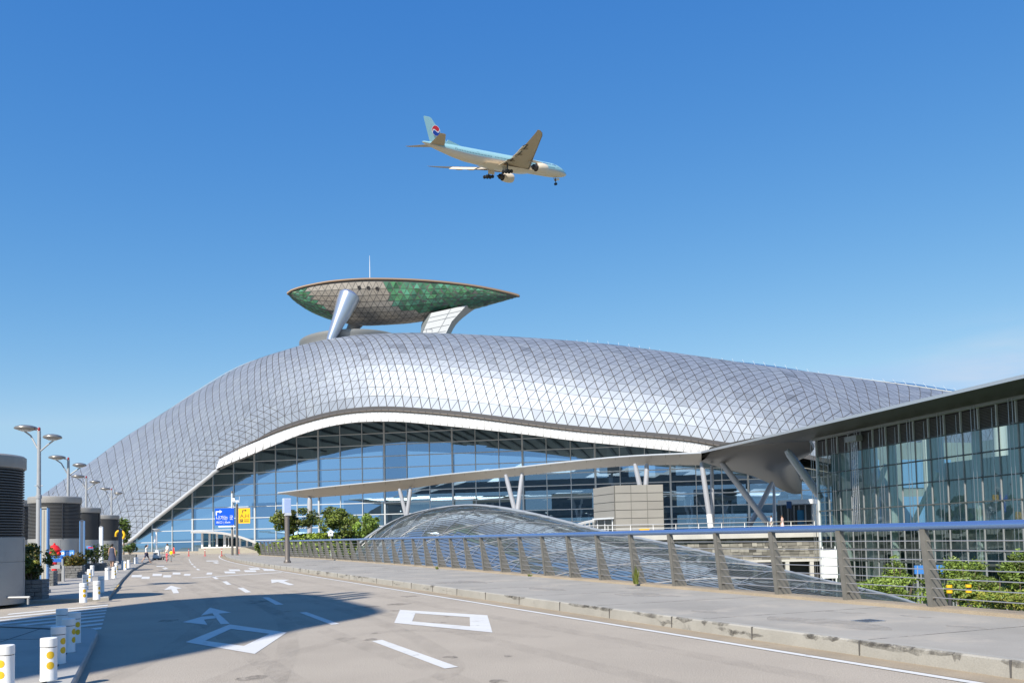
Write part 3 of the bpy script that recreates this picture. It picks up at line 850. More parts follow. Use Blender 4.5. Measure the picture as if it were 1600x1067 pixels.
# rear fin, curved in the boat's long direction
FN = [(668,490),(706,483),(728,477),(757,474),(727,492),(708,510),(697,530),(690,534),(651,534),(655,516),(664,499)]
fr_ = [AT(x, y, DB+2.0) for x, y in FN]; 
fn = MB(); fn.face([AT(x,y,DB+2.0) for x,y in [(674,489),(729,477),(706,502),(690,534),(654,534)]][::1])
bkp = [AT(x,y,DB+6.5) for x,y in [(670,492),(760,471),(727,494),(708,512),(698,534),(651,534),(656,516)]]
n0 = len(bkp)
A_ = [AT(x,y,DB+2.0) for x,y in [(674,489),(729,477)]]
fn.build('rear_fin', mat('pale fin panels', (.47,.48,.48), .45, .2), boat)
fs = MB()
c1 = spline([AT(x,y,DB+2.0) for x,y in [(729,477),(712,494),(699,512),(690,534)]], 12); c2 = spline([AT(x,y,DB+5.0) for x,y in [(758,473),(733,489),(712,508),(699,534)]], 12)
fs.grid([[a, b] for a, b in zip(c1, c2)])
c3 = spline([AT(x,y,DB+2.0) for x,y in [(674,489),(667,504),(660,519),(654,534)]], 12); c4 = spline([AT(x,y,DB+5.0) for x,y in [(667,491),(659,506),(657,519),(651,534)]], 12)
fs.grid([[a, b] for a, b in zip(c3, c4)]); fs.grid([[a, b] for a, b in zip(c4, c2)])
fs.build('fin_side', mat('fin side metal', (.33,.36,.36), .45, .5), boat, smooth=50)
sm = MB()
for t in (.2,.4,.6,.8):
    a, b = c3[int(12*t)], c1[int(12*t)]; sm.bar(a+Vector((0,-.03,0)), b+Vector((0,-.03,0)), .06)
mid0, mid1 = A_[0].lerp(A_[1], .55), c3[-1].lerp(c1[-1], .62); sm.bar(mid0+Vector((0,-.03,0)), mid1+Vector((0,-.03,0)), .06)
d0, d1 = AT(666,514,DB+1.96), AT(675,514,DB+1.96); e0, e1 = AT(665,530,DB+1.96), AT(674.5,530,DB+1.96)
for a, b in ((d0,d1),(d0,e0),(d1,e1)): sm.bar(a, b, .08)
sm.build('fin_seam', M_GREYM, boat)
an = MB(); a0_ = AT(578, 437, DB+4); an.tube([a0_-Vector((0,0,.3)), a0_+Vector((0,0,2.7)), a0_+Vector((0,0,4.6))], [.09,.07,.03], 6); an.build('antenna', M_LIGHTM, boat)
# ring platform under the tower
rg = MB(); c_ = AT(549, 536, DB+7.5)
Mr = Matrix.Translation(c_) @ Matrix.Rotation(R(-2.5), 4, 'Y')
rg.lathe([(9.3,-1.9),(9.6,-.5),(9.7,-.35),(9.7,.15),(9.5,.3),(8.3,.3),(8.2,-.2)], n=64, mtx=Mr, close=False)
rg.build('ring_platform', mat('ring metal', (.27,.27,.26), .5, .4), boat, smooth=40)
rd = MB(); rd.lathe([(8.6,.12),(8.0,.14),(.1,.16)], n=48, mtx=Mr); rd.build('ring_deck', M_GREYM, boat)
# ------------------------------------------------------------------ raised plaza on the far side of the court
M_STONE = mat('rubble stone', (.22,.215,.20), .85, var=.3, scale=1.2, attr=True, stain=((.1,.1,.095), 1.0, .58, .6))
M_CONC = mat('pale concrete', (.48,.47,.44), .8, var=.12, scale=.6)
pz = MB(); pz.prism([(-14,80),(4,78.6),(30,76.5),(60,74),(90,120),(60,128),(-2,129)], 1.1, 1.6)
struct(pz, 'plaza', M_CONC)
wl = thing('retaining_wall', 'grey rubble stone retaining wall under the raised plaza with dark openings below', 'wall')
w = MB(); w.prism([(-12,80.6),(4,79.2),(28.6,77.2),(28.6,79),(-12,83)], -1.0, 1.1)
w.build('stone_backing', mat('mortar', (.10,.10,.095), .9), wl)
w = MB(); L0, L1 = Vector((4,79.2,0)), Vector((28.6,77.2,0)); sdir = (L1-L0).normalized(); sn = Vector((sdir.y,-sdir.x,0)); z = -.98
while z < 1.05:
    h_ = min(rnd.uniform(.16,.34), 1.08-z); x = -14.0
    while x < 24.6:
        l_ = rnd.uniform(.25,1.0); o_ = sn*(.04+rnd.uniform(0,.07)); a = L0+sdir*x; b = L0+sdir*min(24.6,x+l_-.03); t_ = max(.3, rnd.gauss(.95,.33))
        w.face([a+o_+Vector((0,0,z)), b+o_+Vector((0,0,z+rnd.uniform(-.03,.03))), b+o_+Vector((0,0,z+h_-.03)), a+o_+Vector((0,0,z+h_-.03+rnd.uniform(-.03,.02)))], 0, (t_, t_*.98, t_*.93)); x += l_
    z += h_
w.build('stone_face', M_STONE, wl)
w = MB(); w.prism([(-12,81.6),(4,80.2),(28.6,78.2),(28.6,83),(-12,85)], -4.2, -1.1); w.build('recess_wall', mat('recess', (.05,.05,.05), .8), wl)
w = MB(); w.box((8,79.3,-1.05),(44,1.2,.2), rz=R(-4.6)); w.build('ledge', M_CONC, wl)
w = MB()
for x in (6,11,13.6,17.5,19.0,22.5,25.4,27.6): w.box((x, 79.25-.082*(x-4), -2.6),(.35 if x not in (11,17.5) else 1.5,.35,3.1), rz=R(-4.6))
w.build('pillar', M_CONC, wl)
# shops' pale fascias below the ledge
pr = thing('plaza_railing', 'thin pale railing with white posts along the plaza edge above the stone wall', 'railing')
RX = [-12+2.1*k for k in range(20)]
def pe(x): return 80.3-.0843*(x+10) 
m1 = MB(); m1.box(None,(.05,.05,.95)); p0 = m1.build('post', M_WHITE)
for k, x in enumerate(RX):
    o = p0 if k == 0 else p0.copy()
    if k: COL.objects.link(o)
    o.location = (x, pe(x)-.1, 2.07); o.parent = pr
w = MB(); w.tube([(x, pe(x)-.1, 2.56) for x in RX], .045, 6); w.build('top_rail', M_STEEL, pr)
w = MB(); w.tube([(x, pe(x)-.1, 2.2) for x in RX], .025, 6); w.build('lower_rail', M_LIGHTM, pr)

# ------------------------------------------------------------------ lift house
lf = thing('lift_house', 'square lift house clad in beige metal panels on the plaza', 'lift house')
M_BOX = mat('beige cladding', (.29,.275,.245), .5, .15, var=.05, scale=.4, attr=True)
c0, c1, c2 = AT(962,830,84), AT(1038,830,84), AT(929,830,88.6)
zb, zt = 1.6, AT(1000,757,84).z
def panelwall(mb, a, b, z0, z1, nx, nz, gap=.03, skip=()):
    a, b = Vector((a.x,a.y,0)), Vector((b.x,b.y,0)); n = (b-a).cross(Vector((0,0,1))).normalized()*.05
    for i in range(nx):
        for j in range(nz):
            if (i,j) in skip: continue
            p, q = a.lerp(b, i/nx), a.lerp(b, (i+1)/nx); d = (b-a).normalized()*gap
            u, v = z0+(z1-z0)*j/nz+gap, z0+(z1-z0)*(j+1)/nz-gap
            P = [p+d+n+Vector((0,0,u)), q-d+n+Vector((0,0,u)), q-d+n+Vector((0,0,v)), p+d+n+Vector((0,0,v))]
            mb.face(P, 0, rnd.gauss(.96,.025))
w = MB(); c3 = c2 + (c1-c0)
w.prism([(c0.x,c0.y),(c1.x,c1.y),(c3.x,c3.y),(c2.x,c2.y)], zb, zt-.02); w.build('core', mat('panel gaps', (.15,.145,.13), .7), lf)
w = MB(); panelwall(w, c0, c1, zb, zt, 3, 6); panelwall(w, c2, c0, zb, zt, 1, 6, skip=((0,0),(0,1))); w.build('cladding', M_BOX, lf)
w = MB(); a, b = Vector((c2.x,c2.y,0)), Vector((c0.x,c0.y,0)); n_ = (b-a).cross(Vector((0,0,1))).normalized()
w.bar(a.lerp(b,.12)+n_*.25+Vector((0,0,3.35)), a.lerp(b,.95)+n_*.25+Vector((0,0,3.35)), .5, .16); w.build('door_canopy', M_LIGHTM, lf)
w = MB(); w.bar(a.lerp(b,.2)+n_*.06+Vector((0,0,2.4)), a.lerp(b,.9)+n_*.06+Vector((0,0,2.4)), .05, 1.6); w.build('door', mat('door glass', (.06,.06,.05), .2), lf)
w = MB()
for t in (.2,.55,.9): w.bar(a.lerp(b,t)+n_*.1+Vector((0,0,1.6)), a.lerp(b,t)+n_*.1+Vector((0,0,3.2)), .09)
w.build('door_frame', M_LIGHTM, lf)
w = MB(); w.box((0,0,.28),(.9,.5,.5)); w.box((0,0,.56),(.96,.56,.06))
yb = tag(w.build('grit_bin', M_YEL), 'small yellow bin on the plaza edge in front of the lift house', 'bin'); yb.location = (12.5, 79.2, 1.6)
yb2 = None

# ------------------------------------------------------------------ long thin walkway canopy
cn = thing('walkway_canopy', 'long thin gull wing walkway canopy on slim columns crossing in front of the blue glass', 'canopy')
M_UNDER = mat('canopy underside', (.42,.385,.33), .5, .15, var=.05, scale=.3)
def canD(x): 
    t = (x-434)/(1095-434); return 1/((1-t)/131 + t/89)
NE = [(434,769),(512,759.5),(625,748.5),(700,740),(800,730),(900,719),(987,711.5),(1095,706.5)]
FE = [(434,769.6),(475,778),(512,776),(587,770),(625,766),(700,755),(800,745),(900,734.5),(1000,727.5),(1095,727)]
f_ne, f_fe = smooth_fn(*zip(*NE)), smooth_fn(*zip(*FE))
rows = []; XC = list(np.linspace(434, 1096, 60))
for x in XC:
    D = canD(x); wd = 4.2*min(1, (x-430)/55)
    a = AT(x, f_ne(x), D-wd*.5); b = AT(x, f_fe(x)-.5, D+wd*.25); t0_ = AT(x, f_ne(x)+1.6, D-wd*.5)
    c_ = Vector((b.x, D+wd*.6, min(b.z+.8, a.z))); top = Vector((b.x, D+wd*.1, a.z+.05))
    rows.append([t0_, t0_.lerp(b,.55)+Vector((0,0,-.12)), b, c_, top, a, t0_])
w = MB(); w.grid(rows); w.build('roof', M_UNDER, cn, smooth=40)
w = MB(); w.tube([AT(x, f_ne(x)+.8, canD(x)-2.1*min(1,(x-430)/55)-.03) for x in XC], .09, 6); w.build('edge_trim', M_MULL, cn)
w = MB()
for x in np.arange(475, 1090, 26.0):
    k = int((x-434)/662*59); r_ = rows[k]; w.bar(r_[0]+Vector((0,-.02,-.02)), r_[2]+Vector((0,-.02,-.02)), .05)
w.build('panel_joint', mat('canopy joint', (.22,.20,.17), .6), cn)
M_COLM = mat('column paint', (.38,.39,.42), .4, .15)
def colm(parent, p, q, r0, r1=None, name='column', m=None):
    mb = MB(); r1 = r1 or r0; mb.tube([p, p.lerp(q,.1), p.lerp(q,.5), p.lerp(q,.9), q], [r0*.8, r0, (r0+r1)/2*1.05, r1, r1*.7], 12)
    return mb.build(name, m or M_COLM, parent, smooth=60)
for (x0,y0),(x1,y1),D in (((790,741),(806,803),102),((816,739),(808,803),102),((624,763),(634,803),114),((642,761),(636,803),114),((484,776),(484,838),127),((992,724),(1000,760),92.5),((1011,724),(1009,760),92.5)):
    a, b = AT(x0,y0,D), AT(x1,y1,D); d = (b-a)/(b.z-a.z); b = a + d*(1.6-a.z) if y1 < 830 else AT(x1,y1+12,D)
    colm(cn, b, a, .38 if x0 == 484 else .27)

# ------------------------------------------------------------------ glass pavilion on the right with its broad roof
pv = thing('glass_pavilion', 'glass walled pavilion on the right under a broad dark overhanging roof', 'pavilion')
A, B = Vector((27.7,75,0)), Vector((37.0,33.4,0))
pd = (B-A).normalized(); pn = Vector((-abs(pd.y), -abs(pd.x)*1.0, 0)).normalized()
PL = (B-A).length
def pp(s_, z, o=0.0): q = A + pd*s_ + pn*o; return Vector((q.x,q.y,z))
gl = MB(); mm = MB(); tm = MB(); rod = MB(); lou = MB(); lf2 = MB()
SPC = 1.6; n = int(PL/SPC)
zl = [-4.2,-2.5,-.85,.1,1.75,3.4,5.05,6.7,8.3]
for i in range(n):
    for z0, z1 in zip(zl, zl[1:]):
        j = [rnd.gauss(0,.010) for _ in range(4)]
        gl.face([pp(i*SPC,z0,j[0]), pp((i+1)*SPC,z0,j[1]), pp((i+1)*SPC,z1,j[2]), pp(i*SPC,z1,j[3])])
    mm = MB(); mm.bar(pp(i*SPC,-4.2,.03), pp(i*SPC,8.3,.03), .07, .1, up=(0,1,0)); mm.build('mullion', M_GREYM, pv)
    lf2 = MB(); lf2.bar(pp(i*SPC,8.3,.12), pp(i*SPC,9.75,.12), .12, .12, up=(0,1,0)); lf2.build('louvre_frame', M_MULL, pv)
    if i % 2 == 0:
        for dd in (-.16,.16): rod.tube([pp(i*SPC+dd,-4.2,.55), pp(i*SPC+dd,9.9,.55)], .022, 5)
    else: rod.tube([pp(i*SPC,-4.2,.5), pp(i*SPC,9.5,.5)], .018, 5)
    for z in zl[3:]: rod.bar(pp(i*SPC,z,.05), pp(i*SPC,z,.55), .03)
for z in zl[1:]: tm.bar(pp(0,z,.05), pp(n*SPC,z,.05), .09, .1)
for k in range(13): 
    z = 8.42+.1*k; lou.bar(pp(0,z,.04), pp(n*SPC,z,.04), .09, .035, up=(pn.x*.5,pn.y*.5,1))
gl.build('glazing', M_GLASSD, pv); tm.build('transom', mat('dark transom', (.10,.11,.11), .5, .3), pv)
rod.build('tension_rod', M_STEEL, pv); lou.build('louvre', mat('louvre', (.14,.13,.135), .6), pv)
w = MB(); w.bar(pp(0,9.05,-.12), pp(n*SPC,9.05,-.12), .1, 1.5); w.build('louvre_back', mat('louvre back', (.06,.055,.055), .7), pv)
w = MB(); w.bar(pp(0,9.85,.35), pp(n*SPC,9.85,.35), .35, .22); w.build('eave_beam', M_GREYM, pv)
# end wall facing the tongue of the roof
w = MB()
e0, e1 = A, A + Vector((6.0,17,0))
for z0, z1 in zip(zl, zl[1:]):
    for k in range(6):
        p, q = e0.lerp(e1,k/6), e0.lerp(e1,(k+1)/6); w.face([(p.x,p.y,z0),(q.x,q.y,z0),(q.x,q.y,z1),(p.x,p.y,z1)])
w.build('end_glazing', M_GLASSD, pv)
w = MB(); w.bar((A.x-.02,A.y+.05,-4.2),(A.x-.02,A.y+.05,9.8), .22); w.build('corner_post', M_LIGHTM, pv)
# inside: floors, pale columns, a core, a bright back wall with windows
ins = MB()
for z in (1.5, -1.0): 
    ins.face([pp(.3,z,-.4), pp(n*SPC,z,-.4), pp(n*SPC,z,-16), pp(.3,z,-16)])
ins.build('inner_floor', mat('pavilion floor', (.22,.23,.22), .6), pv)
cl = MB()
for s_ in (3,11,19,27,35):
    cl.tube([pp(s_,-4.2,-3.2), pp(s_,9.6,-3.2)], .62, 14); cl.tube([pp(s_+1.4,-4.2,-8), pp(s_+1.4,9.6,-8)], .5, 12)
cl.build('inner_column', mat('pale green columns', (.72,.78,.72), .5), pv, smooth=60)
co = MB(); 
co.box(None,(9.5,3,8.3), mtx=Matrix.Translation(pp(14.5,2.6,-5.5)) @ Matrix.Rotation(math.atan2(pd.y,pd.x),4,'Z'))
co.build('inner_core', mat('core cladding', (.70,.71,.67), .6, var=.1, scale=.3), pv)
bw = MB(); bw.bar(pp(0,2.7,-16), pp(n*SPC,2.7,-16), .3, 13.8); bw.build('back_wall', mat('pavilion back wall', (.18,.23,.25), .6, var=.3, scale=.15), pv)
bl = MB()
for s_ in (2,5,8,22,26,30,34,38): bl.bar(pp(s_,3.6,-15.7), pp(s_+2.2,3.6,-15.7), .1, 3.2)
bl.build('inner_window', mat('bright inner window', (.25,.50,.80), .3), pv)
pt_ = MB(); pt_.face([pp(.6,-4.2,-.9), pp(.6,-4.2,-16), pp(.6,9.6,-16), pp(.6,9.6,-.9)]); pt_.build('inner_partition', mat('partition', (.34,.40,.37), .6, var=.25, scale=.35), pv)
pw = MB()
for o_, w_ in ((-2.2,1.2),(-4.4,1.4),(-8.2,2.2),(-12,1.4)):
    for z0, z1 in ((2.0,4.6),(5.4,8.0)): pw.face([pp(.68,z0,o_), pp(.68,z0,o_-w_), pp(.68,z1,o_-w_), pp(.68,z1,o_)])
pw.build('partition_window', mat('bright inner window', (.25,.50,.80), .3), pv)
for s_ in (2.2,8.4,17.4,25.5,33.8):
    cq = MB(); cq.tube([pp(s_,-4.2,-1.3), pp(s_,9.6,-1.3)], .34, 12); cq.build('front_column', mat('pale green columns', (.72,.78,.72), .5), pv, smooth=60)
dg_ = MB()
for s_, z0, z1 in ((3,1.6,7),(9,1.6,6),(22,-3,3),(30,-3,4),(37,0,7)): dg_.tube([pp(s_,z0,-2.2), pp(s_+3.4,z1,-2.2)], .2, 10)
dg_.build('inner_strut', mat('pale green columns', (.72,.78,.72), .5), pv)
# broad roof
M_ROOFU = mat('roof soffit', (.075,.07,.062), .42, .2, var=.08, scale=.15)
EV = AT(1090,708,89); ed = (AT(1600,588,47.8)-EV).normalized()
def ev(s_, z=0): q = EV+ed*s_; return Vector((q.x,q.y,q.z+z))
soft = MB(); eL = 66.0
def wallp(s_): 
    t = max(0, s_-14.2)*1.0; return pp(t, 9.98, .15)
rows = []
for k in range(27):
    s_ = 14.2 + k*2.0
    a, b = ev(s_, -.12), wallp(s_); rows.append([a, a.lerp(b,.35)+Vector((0,0,-.12)), a.lerp(b,.7)+Vector((0,0,-.16)), b, b+Vector((2.6,.6,.3))])
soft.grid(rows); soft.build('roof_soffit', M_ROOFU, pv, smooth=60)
topm = MB(); topm.grid([[r_[0]+Vector((0,0,.18)), r_[3]+Vector((0,0,.9)), r_[4]+Vector((0,0,1.4))] for r_ in rows]); topm.build('roof_sheet', M_GREYM, pv)
skl = MB(); skl.grid([[r_[3]+Vector((2.6,.6,1.1)), r_[3]+Vector((19,4.2,1.6))] for r_ in rows]); skl.build('added_skylight', glass('skylight glass', (.5,.55,.55), (.7,.75,.78), (.88,.92,.92), .12, .05), pv)  # invented skylight, out of view, added to let sun brighten the interior
fm_ = MB(); fm_.bar(ev(-.1), ev(eL), .16, .22); fm_.build('eave_fascia', mat('eave metal', (.55,.56,.57), .35, .6), pv)
# tongue of the roof reaching to the terminal
LB = [AT(1090,719,89.2), AT(1118,728,93), AT(1145,735.5,97), AT(1172,742,102), AT(1195,751.5,108), AT(1212,760,113), AT(1226,767,118), AT(1239,771.5,122), AT(1252,771.5,124)]
RB = [AT(1110,706,86.5), AT(1190,690,80.5), AT(1270,690,76.5), AT(1272,702,78), AT(1258,714,84), AT(1245,721,91), AT(1241,729,98), AT(1246,741,108), AT(1253,757,119)]
LBs, RBs = spline(LB, 24), spline(RB, 24)
LBs = resample(LBs, 24); RBs = resample(RBs, 24)
tg = MB()
rows2 = []
for a, b in zip(LBs, RBs):
    r_ = []
    for t in np.linspace(0,1,9): r_.append(a.lerp(b,t) + Vector((0,0,-.35*math.sin(math.pi*t))))
    rows2.append(r_)
tg.grid(rows2)
tg.grid([[p+Vector((0,0,.5)) for p in r_] for r_ in rows2])
tg.grid([[a, a+Vector((0,0,.5))] for a in [r_[0] for r_ in rows2]]); tg.grid([[a, a+Vector((0,0,.5))] for a in [r_[-1] for r_ in rows2]])
tg.face([ev(0,-.12), ev(14.2,-.12), wallp(14.2), RBs[3]+Vector((0,0,.1)), RBs[0]+Vector((0,0,.1))]) if False else None
fan = [ev(0,-.1), ev(3.6,-.1), ev(7.2,-.1), ev(10.8,-.1), ev(14.3,-.1)]
tgt = [RBs[0], RBs[2], RBs[4], RBs[6], wallp(14.2)]
tg.grid([[a, b] for a, b in zip(fan, [LBs[0], RBs[1], RBs[3], RBs[5], wallp(14.2)])])
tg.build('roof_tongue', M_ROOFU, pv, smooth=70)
for (x0,y0),(x1,y1),D,r0 in (((1096,722),(1111,824),88.6,.27),((1112,727),(1114,824),91,.2),((1127,722),(1201,820),90,.33),((1207,753),(1171,822),98,.30),((1209,756),(1210,822),100,.16),((1229,703),(1283,778),77,.36)):
    colm(pv, AT(x1,y1,D), AT(x0,y0,D), r0, name='strut')
w = MB(); a, b = AT(1110.5,824,88.6), AT(1108,803,88.6); w.tube([a,b], .30, 12); w.build('strut_foot', M_WHITE, pv)
# facade cleaning cradle hanging by the corner
cr_ = thing('cleaning_gantry', 'small grey facade cleaning gantry hanging at the top of the pavilion glass', 'gantry')
q = pp(6.2, 9.2, .6); w = MB(); w.box(q,(1.5,.6,.45), rz=math.atan2(pd.y,pd.x)); w.build('carriage', M_GREYM, cr_)
w = MB(); 
for d_ in (-.35,-.1,.15,.4): w.tube([pp(6.2+d_,9.2,.6), pp(6.2+d_,1.6,.6)], .04, 6)
for z in np.arange(2,9,.8): w.bar(pp(5.85,z,.6), pp(6.6,z+.4,.6), .03)
w.build('guide_mast', M_STEEL, cr_)
# kiosk with doors below the roof tongue
ks = thing('entrance_kiosk', 'glazed entrance kiosk with blue doors beneath the drooping roof tip', 'kiosk')
k0, k1 = AT(1222,830,95), AT(1277,830,93)
w = MB(); w.bar(Vector((k0.x,k0.y,4.9)), Vector((k1.x,k1.y,4.9)), 3.0, .5); w.build('roof', M_LIGHTM, ks)
w = MB(); w.bar(Vector((k0.x,k0.y+1,3.1)), Vector((k1.x,k1.y+1,3.1)), 1.6, 3.0); w.build('room', mat('kiosk glass', (.05,.06,.06), .15), ks)
w = MB()
for t in (0,.18,.36,.5,.68,.86,1): p = k0.lerp(k1,t); w.box((p.x,p.y-.1,3.1),(.14,.14,3.0))
w.build('frame', M_GREYM, ks)
w = MB(); p = k0.lerp(k1,.59); w.box((p.x,p.y-.02,2.9),(1.1,.08,2.2)); w.build('door', mat('blue doors', (.02,.16,.30), .3), ks)
sg = thing('sign_post', 'narrow dark blue sign post in front of the entrance kiosk', 'sign post', AT(1237,830,90) - Vector((0,0,.0)))
sg.location.z = 1.6
w = MB(); w.box((0,0,1.6),(.22,.12,3.2)); w.build('post', M_DARK, sg)
w = MB(); w.box((-.22,-.08,2.9),(.5,.1,.75)); w.build('panel', mat('navy panel', (.03,.08,.2), .4), sg)

# ------------------------------------------------------------------ glass vault over the sunken court
dm = thing('glass_vault', 'low curved glass vault of louvred panes rising behind the railing', 'glass vault')
RG = [(562,850,76),(572,842,75.5),(600,824,74),(640,806,72),(690,794.5,70),(740,790.5,68),(785,794.5,65),(830,803,62),(880,815,58),(930,828,54),(1000,842,48.5),(1060,854,44),(1130,870,39),(1200,886,34.5),(1270,903,30.5),(1330,917,27.5),(1400,934,24.5),(1440,948,23)]
ridge = resample(spline([AT(*p) for p in RG], 200), 72)
s1 = [ (k/72) for k in range(73)]
foot = [Vector((fencex(y)+1.1, y, -2.6+ (1.2*max(0,(k-50)/22)))) for k, y in [(k, 62 - (62-17.5)*(k/72)**.9) for k in range(73)]]
def vault(k, t):
    a, c = foot[k], ridge[k]; th = t*math.pi/2
    if t <= 1: return Vector((a.x+(c.x-a.x)*(1-math.cos(th)), a.y+(c.y-a.y)*(1-math.cos(th)), a.z+(c.z-a.z)*math.sin(th)**.85))
    b = c + Vector((c.x-a.x, c.y-a.y, 0))*(1-math.cos(th))*0 + (c-a)*0
    h = Vector((c.x-a.x, c.y-a.y, 0)); return Vector((c.x,c.y,0)) + h*.5*(-math.cos(th)) + Vector((0,0,-4.2+(c.z+4.2)*math.sin(th)))
M_VG = glass('vault glass', (.38,.42,.43), (.60,.69,.76), (.52,.60,.62), .42, .04, .3, .34)
gv = MB(); NTt = 46
for j in range(NTt):
    t0, t1 = j/NTt, (j+.86)/NTt
    for k in range(0, 72):
        if k % 4 == 0: tl = rnd.gauss(0, .02)
        a, b, c, d = vault(k,t0), vault(k+1,t0), vault(k+1,t1), vault(k,t1)
        lift = Vector((-.4,-.7,.6))*(.05+tl)
        gv.face([a+lift*.3, b+lift*.3, c, d])
gv.build('glass_louvre', M_VG, dm)
gb = MB(); gb.grid([[vault(k, t) for t in np.linspace(1.02,1.9,12)] for k in range(73)]); gb.build('far_glazing', M_VG, dm)
un = MB(); un.grid([[vault(k, t)+Vector((.25,.35,-.35)) for t in np.linspace(0,.9,14)] for k in range(73)])
un.build('sunshade', glass('dark sheet lining', (.10,.14,.17), (.5,.6,.7), (.45,.5,.55), .2, .2), dm)
fr = MB()
for k in range(0, 73, 4): fr.tube([vault(k,t)+Vector((-.03,-.05,.05)) for t in np.linspace(0,1,14)], .016, 6)
for k in range(-24, 73, 8):
    P_ = []
    for q in range(15):
        kk_ = k+q*1.9; 
        if 0 <= kk_ < 72: 
            i_ = int(kk_); P_.append(vault(i_, q/14).lerp(vault(i_+1, q/14), kk_-i_)+Vector((-.02,-.04,.05)))
    if len(P_) > 2: fr.tube(P_, .022, 6)
fr.build('lattice_bar', mat('lattice bar', (.36,.35,.34), .45, .4), dm)
ar = MB(); ar.tube([p+Vector((0,0,.03)) for p in ridge], [.19*max(.2,1-k/80) for k in range(73)], 10)
ar.build('rim_arch', mat('rim metal', (.36,.38,.39), .45, .4), dm, smooth=60)

# ------------------------------------------------------------------ terminal behind the photographer mirrored in the glass, and an added road shadow caster
tb = thing('terminal_block', 'broad curved roof terminal opposite the vaulted hall, mirrored dark in its glass', 'terminal building')
XT = list(np.linspace(-150, 44, 60))
def tz(x): return 6 + (22.5-3.5*min(1,max(0,(x+70)/60)))*min(1, max(0,(44-x)/34))**.55*min(1, max(.0,(x+152)/60))**.5
w = MB(); w.grid([[(x,-62,-4),(x,-62,tz(x)),(x,-70,tz(x)+2.5),(x,-90,tz(x)+3.5),(x,-120,-4)] for x in XT]); w.build('wall', mat('terminal wall', (.10,.10,.095), .6, var=.2, scale=.1), tb)
w = MB()
for z in (4,8,12,16,20): 
    for x in np.arange(-120,30,6): 
        if tz(x) > z+3: w.box((x,-61.9,z),(4.4,.3,1.6))
w.build('window', mat('dark window band', (.04,.05,.055), .1), tb)  # plain dark glossy window bands
ob = [(0,970.5),(60,962),(118,954),(169,948),(240,940),(355,931.8),(436,928.8),(481,931.3),(509,937.5),(537.5,945),(560,950),(572,954.5),(577,957.8),(572,961),(545,968),(450,986),(334,1012.5),(240,1031.5),(130,1053)]
HT = 24.0; off = Vector((SUNV.x, SUNV.y, 0))/SUNV.z*HT
pts = [G(x,y) for x,y in ob]
pts = [Vector((-14.5, 8, 0)), Vector((-13.6,14,0))] + pts + [Vector((-7.4,6.4,0))]
rc = thing('shadow_caster', 'unseen shadow caster added behind the camera, shaped after the shadow across the road', 'canopy')
w = MB(); w.prism([(p.x+off.x, p.y+off.y) for p in reversed(pts)], HT, HT+.5)  # unseen slab added behind the camera, outlined after the wanted road shadow
for x0,y0,x1,y1 in ((436,929.5,490,925.4),(470,933,545,925.5),(490,935,566,926.8),(500,936.5,567,929.6),(512,940,562,933.5)):
    a, b = G(x0,y0)+off, G(x1,y1)+off; w.bar((a.x,a.y,HT+.2),(b.x,b.y,HT+.2), .34, .3)  # bars added to throw the finger shadows at the tip
w.build('roof', mat('shadow caster metal', (.3,.3,.3), .5, .3), rc)
w = MB(); q = Vector((-10.5,8,0))+off
for dx, dy in ((0,0),(-2,-5)): w.tube([(q.x+dx,q.y+dy-1,0),(q.x+dx,q.y+dy-1,HT)], .4, 10)
w.build('column', M_GREYM, rc)
# ------------------------------------------------------------------ ventilation towers on the left pavement
M_TCAP = mat('tower cap', (.34,.33,.31), .5, .3, var=.06)
M_TLOW = mat('tower base panels', (.36,.355,.34), .5, .35, var=.1, scale=.8, stain=((.2,.19,.18), 1.2, .62, .5))
M_LOUV = mat('tower louvres', (.12,.12,.12), .5, .35)
def tower(name):
    t = thing(name, 'tower', 'ventilation tower', group='ventilation towers along the left pavement')
    r = 1.45
    mb = MB(); mb.lathe([(r,0),(r,1.28),(r-.015,1.285),(r-.015,1.31),(r,1.315),(r,2.05),(r-.1,2.05)], n=40); 
    for k in range(8):
        a = k*math.pi/4+.3; mb.box((r*math.cos(a), r*math.sin(a), 1.0),(.015,.02,2.0), rz=a)
    mb.build('base_drum', M_TLOW, t, smooth=40)
    mb = MB(); prof = []
    for k in range(26):
        z = 2.05 + k*.084
        prof += [(r-.02,z),(r-.02,z+.03),(r-.10,z+.05)]
    mb.lathe(prof, n=40); 
    mb.build('louvre_drum', M_LOUV, t, smooth=30)
    mb = MB(); mb.lathe([(r-.06,4.17),(r+.02,4.2),(r+.03,4.22),(r+.03,4.55),(r-.02,4.6),(r-.3,4.62)], n=40); mb.build('cap_ring', M_TCAP, t, smooth=35)
    mb = MB(); a = -1.2; mb.box((r*math.cos(a)*.995, r*math.sin(a)*.995, 3.1),(.05,.05,2.1), rz=a); mb.build('seam_post', M_DARK, t)
    return t
tw0 = tower('ventilation_tower')
TW = [(-15.5,23.6,'large grey louvred ventilation tower cut by the left edge of the view'),
      (-28.05,51.0,'wide louvred ventilation tower standing behind the red hydrant'),
      (-32.3,54.0,'louvred ventilation tower mostly hidden between its two larger neighbours'),
      (-34.5,66.5,'louvred ventilation tower beside the parked silver car'),
      (-41.3,84,'smallest and farthest louvred ventilation tower, near the yellow arch')]
for k, (x, y, lb_) in enumerate(TW):
    o = tw0 if k == 0 else copy_tree(tw0)
    place(o, (x,y,.1), .4*k, lb_)
    if k == 0: first_tower = o
first_tower.scale.z = .915
mb = MB()
mb.tube([(-.6,-.1,.2),(.5,-.1,.2)], .035, 8)
for x in (-.5,.45): mb.tube([(x,-.1,0),(x,-.1,.2)], .03, 8); 
